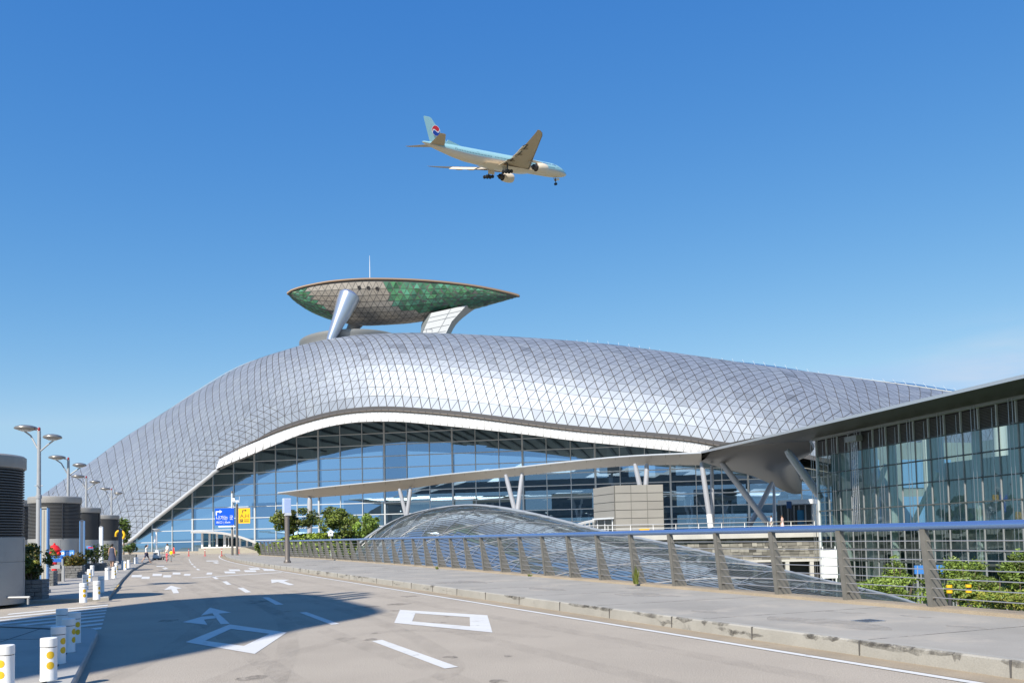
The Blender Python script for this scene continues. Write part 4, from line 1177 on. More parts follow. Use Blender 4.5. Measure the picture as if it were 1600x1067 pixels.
o = tag(mb.build('guard_rail', M_GREYM), 'low steel guard rail on the ground in front of the big left tower', 'guard rail'); o.location = (G(22,944,.1).x, G(22,944,.1).y, .1)

# ------------------------------------------------------------------ street lamps
M_LAMP = mat('lamp grey paint', (.36,.37,.38), .45, .15, var=.05)
def lamp():
    t = thing('street_lamp', 'lamp', 'street lamp', group='double headed street lamps along the left pavement')
    mb = MB(); mb.lathe([(.22,0),(.22,.5),(.13,.55),(.12,4.2),(.15,4.22),(.15,4.4),(.11,4.42),(.085,7.85)], n=14); 
    for k in range(4):
        a = k*1.57; mb.tube([(.1*math.cos(a),.1*math.sin(a),4.9),(.22*math.cos(a),.22*math.sin(a),4.9)], .02, 6)
    mb.build('pole', M_LAMP, t, smooth=40)
    for sx_, z, rx in ((-1,8.02,.57),(1,7.5,.47)):
        mb = MB(); mb.tube([(0,0,6.75 if sx_ < 0 else 6.7),(sx_*.45,0,z-.42),(sx_*.85,0,z-.12)], .045, 8)
        if sx_ < 0: mb.tube([(0,0,7.85),(-.5,0,z-.02)], .03, 6)
        mb.build('arm', M_LAMP, t, smooth=50)
        hd = MB(); hd.lathe([(.05,-.16),(rx*.55,-.13),(rx*.97,-.05),(rx,0),(rx*.9,.07),(rx*.6,.13),(.06,.17)], (sx_*.72,0,z), 24)
        h = hd.build('lamp_head', mat('lamp aluminium', (.30,.29,.27), .35, .6), t, smooth=60)
        ln = MB(); ln.lathe([(rx*.5,-.135),(rx*.42,-.17),(.05,-.18)], (sx_*.72,0,z), 18); ln.build('lens', mat('lamp lens', (.6,.62,.6), .2), h, smooth=60)
    mb = MB(); mb.lathe([(.06,7.85),(.07,7.9),(.07,8.0),(.04,8.05)], n=10); mb.build('top_beacon', mat('red beacon', (.25,.02,.03), .5), t, smooth=40)
    return t
l0 = lamp()
LP = [(-25.35,44.5,'nearest double headed street lamp, tallest in the view, left of the wide tower',.0),
      (-32.05,60,'second double headed street lamp, rising over the wide ventilation tower',.5),
      (-39.2,76.5,'third double headed street lamp, rising above the tower beside the car',.25),
      (-45.3,94,'fourth and smallest double headed street lamp above the farthest tower',.1),
      (-18.7,28,'double headed street lamp just outside the left edge, its shadow on the road',.2)]
for k, (x, y, lb_, a) in enumerate(LP):
    o = l0 if k == 0 else copy_tree(l0); place(o, (x,y,.05), a, lb_)

# ------------------------------------------------------------------ sign pylons
M_PYL = mat('pylon panel', (.46,.45,.40), .4, .2, var=.05)
M_PYB = mat('pylon blue edge', (.16,.33,.62), .3, .3)
M_PYD = mat('pylon slate face', (.11,.15,.22), .35, .3)
def pylon(face, side):
    t = thing('sign_pylon', 'pylon', 'sign pylon', group='tall slim sign pylons on the left pavement')
    mb = MB(); mb.box((0,0,1.53),(.17,.12,2.86)); mb.build('core', face, t)
    for sx_ in (-1,1):
        mb = MB(); mb.box((sx_*.105,0,1.56),(.04,.14,2.72)); mb.build('edge_strip', side, t)
    mb = MB(); mb.box((0,0,.06),(.32,.24,.12)); mb.build('foot', M_GREYM, t)
    mb = MB(); mb.box((0,-.063,1.5),(.012,.006,2.7)); mb.box((0,-.064,2.9),(.16,.01,.04)); mb.build('face_joint', M_DARK, t)
    return t
py0 = pylon(M_PYL, M_PYB); p = G(69.5,926,.1); place(py0, p, .1, 'grey sign pylon with blue edges beside the clipped shrub planter')
py1 = pylon(M_PYD, M_PYB); p = G(128.3,899,.1); place(py1, p, .2, 'dark slate sign pylon standing right of the wide tower')
py2 = pylon(M_SIGNW, mat('pylon white edge', (.6,.66,.74), .3)); p = G(158,886,.1); place(py2, p, .0, 'white sign pylon in front of the third tower')
py3 = pylon(mat('pylon blue grey', (.17,.22,.30), .35, .3), M_PYD); p = G(188,881,.1); place(py3, p, .1, 'blue grey sign pylon carrying the yellow arch')
ya = thing('yellow_arch', 'bright yellow hooped tube on top of the blue grey pylon', 'sign hoop', AT(190,837.5,79.5))
mb = MB(); mb.tube([(.42*math.cos(a)-.02, -.3, .42*math.sin(a)+.1) for a in np.linspace(-.9, math.pi+.3, 16)], .11, 10); mb.build('hoop', M_YEL, ya, smooth=60)
mb = MB(); mb.box((-.05,-.12,-.05),(.1,.3,.3)); mb.build('bracket', M_GREYM, ya)

# ------------------------------------------------------------------ bollards
def bollard():
    t = thing('bollard', 'bollard', 'bollard', group='white bollards with yellow dots')
    mb = MB(); mb.lathe([(.112,0),(.112,.02),(.108,.03),(.108,.46)], n=24); mb.build('post', M_WHITE, t, smooth=40)
    mb = MB(); mb.lathe([(.098,.455),(.098,.475)], n=24); mb.build('groove', M_DARK, t, smooth=40)
    mb = MB(); mb.lathe([(.104,.47),(.110,.475),(.110,.585),(.104,.592),(.02,.594)], n=24); mb.build('cap', M_WHITE, t, smooth=40)
    for z in (.36,.215):
        mb = MB(); n_ = 14
        def cyl(u, v): return Vector((.1095*math.cos(u/.108), .1095*math.sin(u/.108), v))
        mb.face([cyl(.062*math.cos(2*math.pi*k/n_)*.95, z+.062*math.sin(2*math.pi*k/n_)) for k in range(n_)])
        # a fan of thin strips keeps the dot on the round post
        mb = MB()
        for k in range(-6,6):
            u0, u1 = k/6*.052, (k+1)/6*.052; h0, h1 = math.sqrt(max(0,.052**2-u0*u0)), math.sqrt(max(0,.052**2-u1*u1))
            mb.face([cyl(u0,z-h0), cyl(u1,z-h1), cyl(u1,z+h1), cyl(u0,z+h0)])
        mb.build('reflector', mat('reflector yellow', (.72,.46,.02), .5), t)
    return t
b0 = bollard()
BL = [(8,1078,.12,-90,'white bollard cut by the lower left corner of the view'),
      (76,1062,.12,-50,'front bollard of the island row, with both yellow dots facing the road'),
      (91,1036,.12,-20,'second bollard of the island row, right behind the front one'),
      (107,1018,.12,-8,'third bollard of the island row, half hidden by the second'),
      (116.5,1004,.12,-30,'fourth bollard of the island row, its two dots seen beside the third'),
      (96.5,996,.12,180,'plain sided bollard at the back of the island row'),
      (130,941,.1,-45,'bollard with two dots at the front of the far group, nearest the zebra crossing'),
      (133.5,921,.1,-20,'bollard just behind the one nearest the zebra crossing'),
      (140,908,.1,-60,'bollard with bright dots below the dark slate pylon'),
      (151,936,.1,-15,'bollard right of the two dotted ones, at the kerb corner'),
      (158,925,.1,160,'shaded bollard behind the kerb corner bollard'),
      (167.5,905,.1,170,'plain white bollard in front of the woman in the dark dress'),
      (178,903,.1,-25,'bollard with side dots right of the plain white one'),
      (181.5,894,.1,-25,'bollard hidden behind the side dotted bollard'),
      (192,888,.1,180,'left one of three small bollards below the yellow arch'),
      (195.8,890,.1,-60,'middle dotted one of three small bollards below the yellow arch'),
      (201,887,.1,180,'right one of three small bollards below the yellow arch'),
      (210.5,880.5,.1,180,'left one of the two farthest plain bollards by the walking woman'),
      (214.2,880.3,.1,180,'right one of the two farthest plain bollards by the walking woman'),
      (144,899,.1,180,'pale blue shaded bollard behind the bright dotted one')]
for k, (x, y, z, a, lb_) in enumerate(BL):
    o = b0 if k == 0 else copy_tree(b0); place(o, G(x,y,z), R(a), lb_); o.scale = (.84,)*3 if k < 6 else (.92,)*3

# ------------------------------------------------------------------ foliage
M_LEAF = mat('leaves', (.10,.155,.025), .55, attr=True)
M_BARK = mat('bark', (.16,.12,.085), .9, var=.2)
def leafmass(mb, c, rad, n, size, rr, warm=0.0, shell_=.55, bright=1.0, lumps=9, lr=(.35,.6), sp=.45):
    c = Vector(c)
    L_ = [(Vector((rr.gauss(0,sp), rr.gauss(0,sp), rr.gauss(0,sp*.9))), rr.uniform(*lr), rr.uniform(.5,1.4)) for _ in range(lumps)]
    for _ in range(n):
        l, r_, tone = rr.choice(L_)
        d = Vector((rr.gauss(0,1), rr.gauss(0,1), rr.gauss(0,1))).normalized()
        q = l + d*r_*(shell_ + (1-shell_)*rr.random())
        if q.length > 1.15: q *= 1.0/q.length
        p = c + Vector((q.x*rad[0], q.y*rad[1], q.z*rad[2]))
        u = Vector((rr.gauss(0,1), rr.gauss(0,1), rr.gauss(0,.6))).normalized(); v = u.cross(Vector((rr.gauss(0,1), rr.gauss(0,1), rr.gauss(0,1)))).normalized()
        s_ = size*rr.uniform(.6,1.3); t = tone*rr.uniform(.7,1.3)*bright
        w_ = warm*rr.random()
        mb.face([p-u*s_, p+v*s_*.45, p+u*s_, p-v*s_*.45], 0, (t*(1+1.6*w_), t, t*(1-.3*w_)))
def tree(label, base, trunk_h, c, rad, n, size, seed, warm=.3, bright=1.0, group='small clipped trees behind the railing'):
    rr = random.Random(seed); t = thing('tree', label, 'tree', base, group=group)
    c = Vector(c)-Vector(base)
    mb = MB(); mb.tube([(0,0,-.4),(.04,0,trunk_h*.5),(-.03,.03,trunk_h)], [.13,.10,.08], 8)
    for k in range(7):
        a = k*.9; e = c + Vector((math.cos(a)*rad[0]*.6, math.sin(a)*rad[1]*.6, rr.uniform(-.2,.5)*rad[2])); s_ = Vector((-.03,.03,trunk_h*(.75+.03*k))); mb.tube([s_, s_.lerp(e,.5)+Vector((0,0,-.1)), e], [.06,.04,.012], 6)
    mb.build('trunk', M_BARK, t, smooth=50)
    mb = MB(); leafmass(mb, c, rad, n, size, rr, warm, bright=bright, lumps=30, lr=(.22,.42), sp=.5); mb.build('crown', M_LEAF, t)
    return t
hz = (-20.5,101,0)
hd = thing('hedge', 'low domed clipped hedge mound beneath the two rounded trees', 'hedge', (-21,101,0))
rr = random.Random(5); mb = MB()
for _ in range(5200):
    a, r_ = rr.uniform(0,2*math.pi), math.sqrt(rr.random()); x, y = r_*math.cos(a), r_*math.sin(a)
    z = 2.55*max(0,1-r_**4)**.8; p = Vector((x*9.6, y*7, z+rr.uniform(-.12,.1)))
    u = Vector((rr.gauss(0,1),rr.gauss(0,1),rr.gauss(0,.5))).normalized(); v = u.cross(Vector((rr.gauss(0,1),rr.gauss(0,1),1))).normalized(); s_ = .16*rr.uniform(.7,1.4); t_ = rr.uniform(1.3,2.3)
    mb.face([p-u*s_, p+v*s_*.6, p+u*s_, p-v*s_*.6], 0, (t_*1.15,t_,t_*.6))
mb.build('leaves', M_LEAF, hd)
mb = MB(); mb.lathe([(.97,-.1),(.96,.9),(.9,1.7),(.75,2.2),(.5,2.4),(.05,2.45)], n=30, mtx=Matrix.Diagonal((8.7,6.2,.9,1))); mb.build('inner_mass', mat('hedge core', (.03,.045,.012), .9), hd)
def base_at(x, y, D, z): 
    q = AT(x, y, D); return Vector((q.x, q.y, z))
def crown_tree(label, px, py, D, hw, hh, zb_, n, size, seed, warm, bright):
    c = AT(px, py, D); k = D/1300
    return tree(label, (c.x,c.y,zb_), c.z-zb_-.2, c, (hw*k, hw*k, hh*k), n, size, seed, warm, bright)
crown_tree('dense rounded tree with reddish tips behind the tall pole sign', 458, 811, 99, 35, 27, 1.9, 5600, .17, 11, .28, .95)
crown_tree('loose yellow green tree in the middle above the railing', 537, 815, 96, 35, 27, 1.8, 5000, .17, 12, .22, 1.25)
crown_tree('small bright green tree next to the glass vault', 575, 823, 93, 22, 22, 1.2, 2800, .16, 13, .05, 1.9)
crown_tree('thin green tree behind the yellow arch by the roof foot', 193, 829, 108, 9, 19, 0, 900, .22, 14, .0, 1.0)
rr = random.Random(8); hb = MB(); q = AT(408,859,93); leafmass(hb, (0,0,.9), (.55,.6,1.0), 900, .12, rr, .1); o = tag(hb.build('bush', M_LEAF), 'small green bush at the far end of the railing', 'bush'); o.location = (q.x-.1, q.y, 0)
# clipped shrubs in stone planters along the towers
M_PLANT = mat('rough planter stone', (.17,.17,.165), .9, var=.35, scale=5, speck=.3, bump=.8, bscale=14)
def planter(name, label, x, y, D, w_, h_, dep, shrub_label, srad, warm, bright, seed, n=1100, ssz=.085):
    p = G(x, y, .1); rr = random.Random(seed)
    mb = MB(); 
    for j in range(int(h_/.12)):
        k = 0; xx = -w_/2
        while xx < w_/2-.01:
            l_ = min(rr.uniform(.18,.4), w_/2-xx); mb.box((xx+l_/2, rr.uniform(-.015,.015), .06+.12*j),(l_-.012, dep+rr.uniform(-.03,.03), .108)); xx += l_
    o = tag(mb.build(name, M_PLANT), label, 'planter', 'stone planters by the towers'); o.location = p; o.rotation_euler = (0,0,.3)
    t = thing('shrub', shrub_label, 'shrub', (p.x,p.y,.1+h_), group='clipped shrubs in stone planters')
    mb = MB(); leafmass(mb, (0,0,srad[2]*.8), srad, n, ssz, rr, warm, bright=bright); mb.build('foliage', M_LEAF, t)
    mb = MB()
    for k in range(5): a = k*1.25; mb.tube([(.05*math.cos(a),.05*math.sin(a),-.1),(srad[0]*.5*math.cos(a),srad[1]*.5*math.sin(a),srad[2]*.9)], [.025,.012], 5)
    mb.build('stem', M_BARK, t)
planter('planter', 'rough stone planter right of the big left tower', 50, 936, 0, .75, .62, .9, 'tall dark green clipped shrub beside the big left tower', (.5,.5,.55), .25, .8, 21, 2400, .06)
planter('planter', 'dark stone planter under the reddish shrub', 112, 902, 0, 1.1, .6, .8, 'reddish brown shrub behind the small blue signs', (.65,.5,.5), .95, .8, 22)
planter('planter', 'grey planter with the round green shrub by the white pylon', 149, 891, 0, 1.2, .5, .9, 'round yellow green shrub by the white pylon', (.85,.7,.65), .35, 1.2, 23)
planter('planter', 'small grey planter beneath the farthest tower', 166, 884, 0, 1.2, .5, .9, 'little yellow green shrub left of the woman in the dark dress', (.7,.6,.65), .35, 1.3, 24, 700, .1)
planter('planter', 'dark square planter beside the luggage machine', 203, 878, 0, 1.1, .8, .9, 'round dark green shrub right of the blue grey pylon', (.6,.6,.55), .0, .9, 25, 700, .1)
planter('planter', 'low stone planter behind the grey sign pylon', 57, 915, 0, 1.4, .6, .8, 'yellow flowered shrub behind the grey sign pylon', (.75,.6,.6), .7, 1.2, 26, 1500, .07)

# shrubs and small trees in the sunken court by the pavilion
def courtshrub(label, x, y, D, hw, hh, n, size, seed, warm, bright, nm='court_shrub', zg=-4.2):
    c = AT(x, y, D); k = D/1300; rr = random.Random(seed)
    t = thing(nm, label, 'shrub', (c.x,c.y,zg), group='green shrubs in the sunken court')
    mb = MB(); leafmass(mb, (0,0,c.z-zg), (hw*k, hw*k*.9, hh*k), n, size, rr, warm, bright=bright, lumps=18); mb.build('foliage', M_LEAF, t)
    mb = MB()
    for q in range(6): a = q*1.05; mb.tube([(.08*math.cos(a),.08*math.sin(a),0),(hw*k*.25*math.cos(a),hw*k*.25*math.sin(a),(c.z-zg)*.6),(hw*k*.6*math.cos(a),hw*k*.6*math.sin(a),c.z-zg+hh*k*.3)], [.05,.03,.012], 5)
    mb.build('stem', M_BARK, t)
CS = [('spreading light green shrub left of the second railing post from the right',1395,922,33,52,24,5200,.065,31,.1,1.45),
      ('upright young tree with thin twigs in front of the pavilion glass',1398,895,36,16,26,1400,.06,32,.1,1.5),
      ('broad bright shrub between the two nearest railing posts',1530,918,29,55,26,5600,.06,33,.15,1.45),
      ('tall feathery green shrub behind the rightmost railing post',1505,892,33,34,24,3000,.06,34,.1,1.6),
      ('dark dense bush at the right edge below the pavilion',1592,890,27,30,34,4600,.06,35,.05,1.0),
      ('low yellow green ground shrub along the coping at right',1570,940,24,60,18,4400,.055,36,.4,1.5),
      ('low light shrub beside the end of the glass vault',1350,925,36,28,16,2600,.065,37,.15,1.5)]
for a in CS: courtshrub(*a)
bs = thing('blue_board', 'low blue notice board behind the shrubs in the court', 'board', AT(1463,892,44)); bs.location.z = -4.2
zz = AT(1463,889,44).z + 4.2
mb = MB(); mb.box((0,0,zz),(2.3,.08,.45)); mb.build('panel', mat('board blue', (.05,.20,.55), .4), bs)
mb = MB()
for x in (-1,1): mb.tube([(x,0,0),(x,0,zz+.2)], .05, 8)
mb.build('leg', M_GREYM, bs)
for k, (x, lb_) in enumerate(((1483,'left of two yellow striped marker posts among the court shrubs'),(1513,'right of two yellow striped marker posts among the court shrubs'))):
    if k == 0:
        mk_ = thing('marker_post', lb_, 'marker post', group='yellow marker posts in the court'); mb = MB(); zt_ = AT(x,913,27).z + 4.2
        mb.tube([(0,0,0),(0,0,zt_)], .06, 8); mb.build('post', M_DARK, mk_); mb = MB()
        for z in (zt_-.05, zt_-.22): mb.lathe([(.09,z-.045),(.09,z+.045)], n=12)
        mb.build('band', M_YEL, mk_)
    o = mk_ if k == 0 else copy_tree(mk_); q = AT(x,913,27); place(o, (q.x,q.y,-4.2), 0, lb_)
ws = thing('white_board', 'white notice panel on posts at the foot of the stone wall', 'board', AT(1296,880,66)); ws.location.z = -4.2
mb = MB(); mb.box((0,0,3.2),(1.2,.1,2.2)); mb.build('panel', M_SIGNW, ws); mb = MB()
for x in (-.5,.5): mb.tube([(x,0,0),(x,0,4.6)], .06, 8)
mb.build('post', M_LIGHTM, ws)
cl_ = MB(); cl_.prism([(14,60),(28,70),(34,40),(20,30)], -4.2, -4.15); struct(cl_, 'lawn', mat('court lawn', (.10,.17,.03), .9, var=.3, scale=.8))
# ------------------------------------------------------------------ signs
def on(o, x0, y0, z0): return lambda u, v: Vector((x0+u, y0, z0+v))
def bent_arrow(mb, f, cx, cy, s, w_=.16):
    q = lambda u, v: f(cx+u*s, cy+v*s)
    mb.face([q(-.5,-.45), q(-.5+w_,-.45), q(-.5+w_,.05), q(-.5,.2)]); mb.face([q(-.5,.2), q(-.5+w_,.05), q(.15,.05), q(.15,.2)]); mb.face([q(.1,-.13), q(.5,.125), q(.1,.38)])
sp_ = G(363,867,.2); k_ = sp_.y/1300
gs1 = thing('direction_sign', 'large blue direction sign with white Korean writing and bent arrow on a pole', 'road sign', sp_)
mb = MB(); mb.lathe([(.14,0),(.14,2.9),(.10,2.95),(.10,7.4),(.14,7.45),(.12,7.6)], n=12); mb.build('pole', mat('dark pole', (.16,.15,.14), .5, .3), gs1, smooth=40)
mb = MB(); mb.lathe([(.115,3.4),(.115,7.35)], n=12); mb.build('upper_pole', M_LIGHTM, gs1)
bw_, bh_ = 29.5*k_, 26*k_; bx, bz = (352.5-363)*k_, AT(352,807,sp_.y).z - .2
mb = MB(); mb.box((bx,-.28,bz),(bw_,.08,bh_)); pn1 = mb.build('panel', M_BLUE, gs1)
mb = MB(); f = on(None, bx, -.325, bz)
bent_arrow(mb, f, -bw_*.29, bh_*.26, .75)
fit_text(mb, '나가는 곳', bw_*.88, bh_*.26, f, .02, -bh_*.06); fit_text(mb, '出口 | Exit', bw_*.74, bh_*.17, f, -bw_*.06, -bh_*.34)
mb.build('lettering', M_SIGNW, pn1)
mb = MB(); mb.box((bx+.3,-.3,bz-bh_/2-.18),(bw_*.9,.2,.12)); mb.box((bx,-.2,bz),(bw_*.9,.1,.1)); mb.build('light_bar', M_SIGNW, gs1)
mb = MB(); mb.box((.22,-.05,7.0-.4),(.3,.25,.3)); mb.tube([(.1,0,6.3),(.9,0,6.3)], .04, 6); mb.build('camera_box', M_SIGNW, gs1)
sp2 = G(370.5,867,.2)
gs2 = thing('car_park_sign', 'yellow car park sign with dark letters A,H and an arrow on a thick pole', 'road sign', sp2)
mb = MB(); mb.lathe([(.17,0),(.17,.1),(.15,.12),(.15,6.0),(.05,6.05)], n=12); mb.build('pole', mat('dark pole', (.16,.15,.14), .5, .3), gs2, smooth=40)
yx, yz, yw, yh = (382.5-370.5)*k_, AT(382,805.5,sp2.y).z-.2, 18*k_, 23.5*k_
mb = MB(); mb.box((yx,-.1,yz),(yw,.08,yh)); pn2 = mb.build('panel', M_YEL, gs2)
mb = MB(); f = on(None, yx, -.145, yz); bent_arrow(mb, f, .03, yh*.31, .55)
fit_text(mb, 'A,H', yw*.74, yh*.27, f, 0, -yh*.03)
def notch(x0,x1,z0,z1): mb.face([f(x0,z0), f(x1,z0), f(x1,z1), f(x0,z1)])
notch(-yw*.38,-yw*.12,-yh*.42,-yh*.22)
for z in (-.26,-.37):
    for x in (.0,.1,.2,.3): notch(yw*x, yw*(x+.075), yh*(z-.03), yh*(z+.03))
lt_ = mb.build('lettering', mat('sign black', (.05,.04,.02), .5), pn2)
mb = MB(); f2 = on(None, yx, -.149, yz); fit_text(mb, 'P', yw*.12, yh*.14, f2, -yw*.25, -yh*.32); mb.build('symbol', M_YEL, pn2)
mb = MB(); mb.tube([(0,0,6.0),(0,0,6.35)], .05, 6); mb.box((-.15,0,6.4),(.8,.12,.12)); mb.tube([(.3,0,6.35),(.3,0,6.9)], .03, 6); mb.build('floodlight', M_LIGHTM, gs2)
# pole sign on the right pavement
p3 = G(449,879,.2)
ps = thing('pole_sign', 'tall bronze pole with a pale blue and white box sign seen edge on', 'sign', p3); k3 = p3.y/1300
mb = MB(); mb.lathe([(.26,0),(.26,.06),(.22,.1),(.17,.25),(.165,3.6),(.10,3.65)], n=16); mb.build('pole', mat('bronze grey pole', (.17,.15,.135), .5, .35), ps, smooth=40)
for k in range(1): 
    mb = MB()
    for a in range(6): mb.lathe([(.04,.06),(.04,.13)], (.215*math.cos(a*1.047),.215*math.sin(a*1.047),0), 6)
    mb.build('bolt', M_DARK, ps)
zc, zh = AT(450,790,p3.y).z-.2, 23*k3
mb = MB(); mb.box((-.02,0,zc),(.5,.4,zh), rz=.55); bx_ = mb.build('sign_box', M_SIGNW, ps)
mb = MB(); mb.box(None,(.47,.01,zh*.95), mtx=Matrix.Translation((-.02,0,zc)) @ Matrix.Rotation(.55-math.pi/2*0,4,'Z') @ Matrix.Translation((0,-.205,0))); mb.box(None,(.01,.37,zh*.95), mtx=Matrix.Translation((-.02,0,zc)) @ Matrix.Rotation(.55,4,'Z') @ Matrix.Translation((-.255,0,0)))
mb.build('sign_face', mat('pale blue face', (.38,.48,.72), .4), bx_)
mb = MB(); mb.box((.05,0,zc-zh/2-.08),(.42,.34,.16), rz=.55); mb.build('collar', M_LIGHTM, ps)
# lantern in the hedge
ln_ = thing('garden_lantern', 'small white house shaped lantern standing at the edge of the hedge', 'lantern', (AT(517,836,90).x, 90, 0)); zc = AT(517,833,90).z
mb = MB(); mb.tube([(0,0,0),(0,0,zc-.2)], .05, 8); mb.build('post', M_LIGHTM, ln_); mb = MB(); mb.box((0,0,zc-.1),(.5,.5,.35)); mb.lathe([(.42,zc+.07),(.02,zc+.4)], n=4); mb.build('housing', M_WHITE, ln_)

# ------------------------------------------------------------------ red hydrant, blue signs and stand
hp_ = G(85,905,.1)
hy = thing('fire_hydrant', 'tall bright red fire hydrant rising behind the small blue signs', 'hydrant', (AT(85,868,40.5).x, 40.5, .1))
q = AT(85,868,hy.location.y); s_ = hy.location.y/1300
mb = MB(); z0 = q.z-.1; mb.lathe([(.12,0),(.12,z0-.2),(.25,z0-.1),(.25,z0+.22),(.31,z0+.24),(.31,z0+.30),(.26,z0+.33),(.22,z0+.43),(.12,z0+.51),(.05,z0+.53),(.05,z0+.60),(.02,z0+.62)], (0,0,0), 20); mb.build('body', M_RED, hy, smooth=40)
mb = MB()
for d in ((1,-.4,0),(-1,-.2,0)): 
    v = Vector(d).normalized(); mb.tube([(v.x*.2,v.y*.2,z0+.1),(v.x*.37,v.y*.37,z0+.1)], .09, 10)
mb.build('outlet', M_RED, hy, smooth=40); mb = MB(); mb.tube([(.06,-.2,z0+.08),(.08,-.34,z0+.08)], .10, 12); mb.build('front_cap', M_DARK, hy)
bl = thing('blue_sign', 'small bright blue sign with a round white symbol right of the red hydrant', 'sign', (AT(105,864,46).x,46,.1)); k4 = 46/1300; zc = AT(105,864,46).z-.1
mb = MB(); mb.box((0,0,zc),(22*k4,.05,9*k4)); b_ = mb.build('panel', mat('bright sign blue', (.05,.26,.72), .4), bl)
mb = MB(); f = on(None,0,-.03,zc); n_ = 14; r_ = 2.4*k4; mb.face([f(-6.5*k4+r_*math.cos(a), r_*math.sin(a)) for a in np.linspace(0,2*math.pi,n_,endpoint=False)])
fit_text(mb, '흡연구역', 10.5*k4, 4.4*k4, f, 4.2*k4, 0); mb.build('lettering', M_SIGNW, b_)
mb = MB(); mb.face([Vector((-6.5*k4+r_*.45*math.cos(a), -.034, zc+r_*.45*math.sin(a))) for a in np.linspace(0,2*math.pi,12,endpoint=False)]); mb.build('symbol', mat('pale red', (.7,.25,.2), .5), b_)
mb = MB(); mb.tube([(.1,.03,0),(.1,.03,zc)], .03, 6); mb.build('post', M_LIGHTM, bl)
st = thing('sign_stand', 'low grey metal stand carrying a dark blue lettered panel by the grey pylon', 'sign stand', G(88,908,.1)); D = st.location.y; k5 = D/1300
zc = AT(87,873,D).z-.1
mb = MB(); mb.box((-.02,0,zc),(20.5*k5,.05,9.5*k5)); b_ = mb.build('panel', mat('deep sign blue', (.01,.10,.42), .4), st)
mb = MB(); f = on(None,-.02,-.03,zc); fit_text(mb, '나눔의 길', 16*k5, 3*k5, f, 0, 1.4*k5); mb.build('lettering', mat('faint blue writing', (.2,.45,.75), .5), b_)
zt_ = AT(87,885,D).z-.1
mb = MB(); mb.box((-.05,0,zt_),(19*k5,.25,6*k5)); mb.build('shelf', M_GREYM, st)
mb = MB()
for x in (-.32,.28): mb.box((x,0,zc/2),(.06,.08,zc))
mb.box((.38,-.1,zt_/2),(.07,.07,zt_+.1)); mb.build('leg', M_GREYM, st)
mb = MB(); mb.box((0,.1,.18),(.42,.3,.34)); mb.build('base_box', M_DARK, st)
# small signs on the towers' fronts
for x, y, D, w_, h_, lb_ in ((44,859,49,15,11,'small teal and red notice between the two left towers'),(143,855,62,16,5,'thin blue notice with red writing above the parked car')):
    t = thing('notice', lb_, 'notice', (AT(x,y,D).x, D, .1)); k6 = D/1300; zc = AT(x,y,D).z-.1
    mb = MB(); mb.box((0,0,zc),(w_*k6,.05,h_*k6)); b_ = mb.build('panel', mat('teal panel', (.02,.20,.30), .4) if x < 100 else mat('notice blue', (.08,.25,.55), .4), t)
    mb = MB(); mb.box((-.05,-.03,zc),(w_*k6*.5,.02,h_*k6*.5)); mb.build('marking', mat('notice red', (.5,.03,.08), .5), b_)
    mb = MB(); mb.tube([(.15,.03,0),(.15,.03,zc)], .03, 6); mb.build('post', M_GREYM, t)
# luggage machine and far lamp
lm = thing('luggage_cart', 'grey and white luggage machine parked by the glass front', 'cart', G(245,874.5,.0)); 
mb = MB(); mb.box((0,0,.55),(1.1,.8,.55)); mb.box((0,0,1.05),(.95,.6,.5)); mb.box((.1,-.05,1.45),(.6,.4,.35)); mb.build('body', M_LIGHTM, lm); mb = MB()
for x in (-.45,.45): 
    for y in (-.35,.35): mb.lathe([(.17,-.06),(.17,.06)], n=12, mtx=Matrix.Translation((x,y,.17)) @ Matrix.Rotation(R(90),4,'X'))
mb.build('wheel', M_BLACK, lm); mb = MB(); mb.box((0,-.31,1.05),(.6,.03,.25)); mb.box((0,0,.26),(1.2,.9,.1)); mb.build('panel', M_DARK, lm)
lm.scale = (.62,.62,.66)
lm2 = thing('luggage_cart', 'dark luggage cart frame right of the grey machine', 'cart', G(254,874,.0)); mb = MB()
for x in (-.3,.3):
    mb.tube([(x,-.5,.2),(x,.5,.25),(x,.6,1.0)], .03, 6)
for z in (.25,.6,1.0): mb.tube([(-.3,.52,z),(.3,.52,z)], .03, 6)
mb.box((0,0,.24),(.6,1.0,.04)); mb.build('frame', M_DARK, lm2); mb = MB()
for x in (-.3,.3): 
    for y in (-.45,.45): mb.lathe([(.1,-.03),(.1,.03)], n=10, mtx=Matrix.Translation((x,y,.1)) @ Matrix.Rotation(R(90),4,'Y'))
mb.build('wheel', M_BLACK, lm2)
fl = thing('post_lamp', 'slim white post lamp with a funnel shaped top by the glass front', 'post lamp', G(244.5,872,.0)); D = fl.location.y; zt_ = AT(244,826,D).z
mb = MB(); mb.lathe([(.12,0),(.10,zt_-.6),(.08,zt_-.35)], n=10); mb.build('post', M_WHITE, fl); mb = MB(); mb.lathe([(.09,zt_-.4),(.18,zt_-.25),(.44,zt_-.04),(.44,zt_),(.05,zt_+.02)], n=20); mb.build('funnel', M_LIGHTM, fl, smooth=40); mb = MB(); mb.box((-.18,0,zt_-1.3),(.2,.1,.8)); mb.build('small_sign', M_SIGNW, fl)
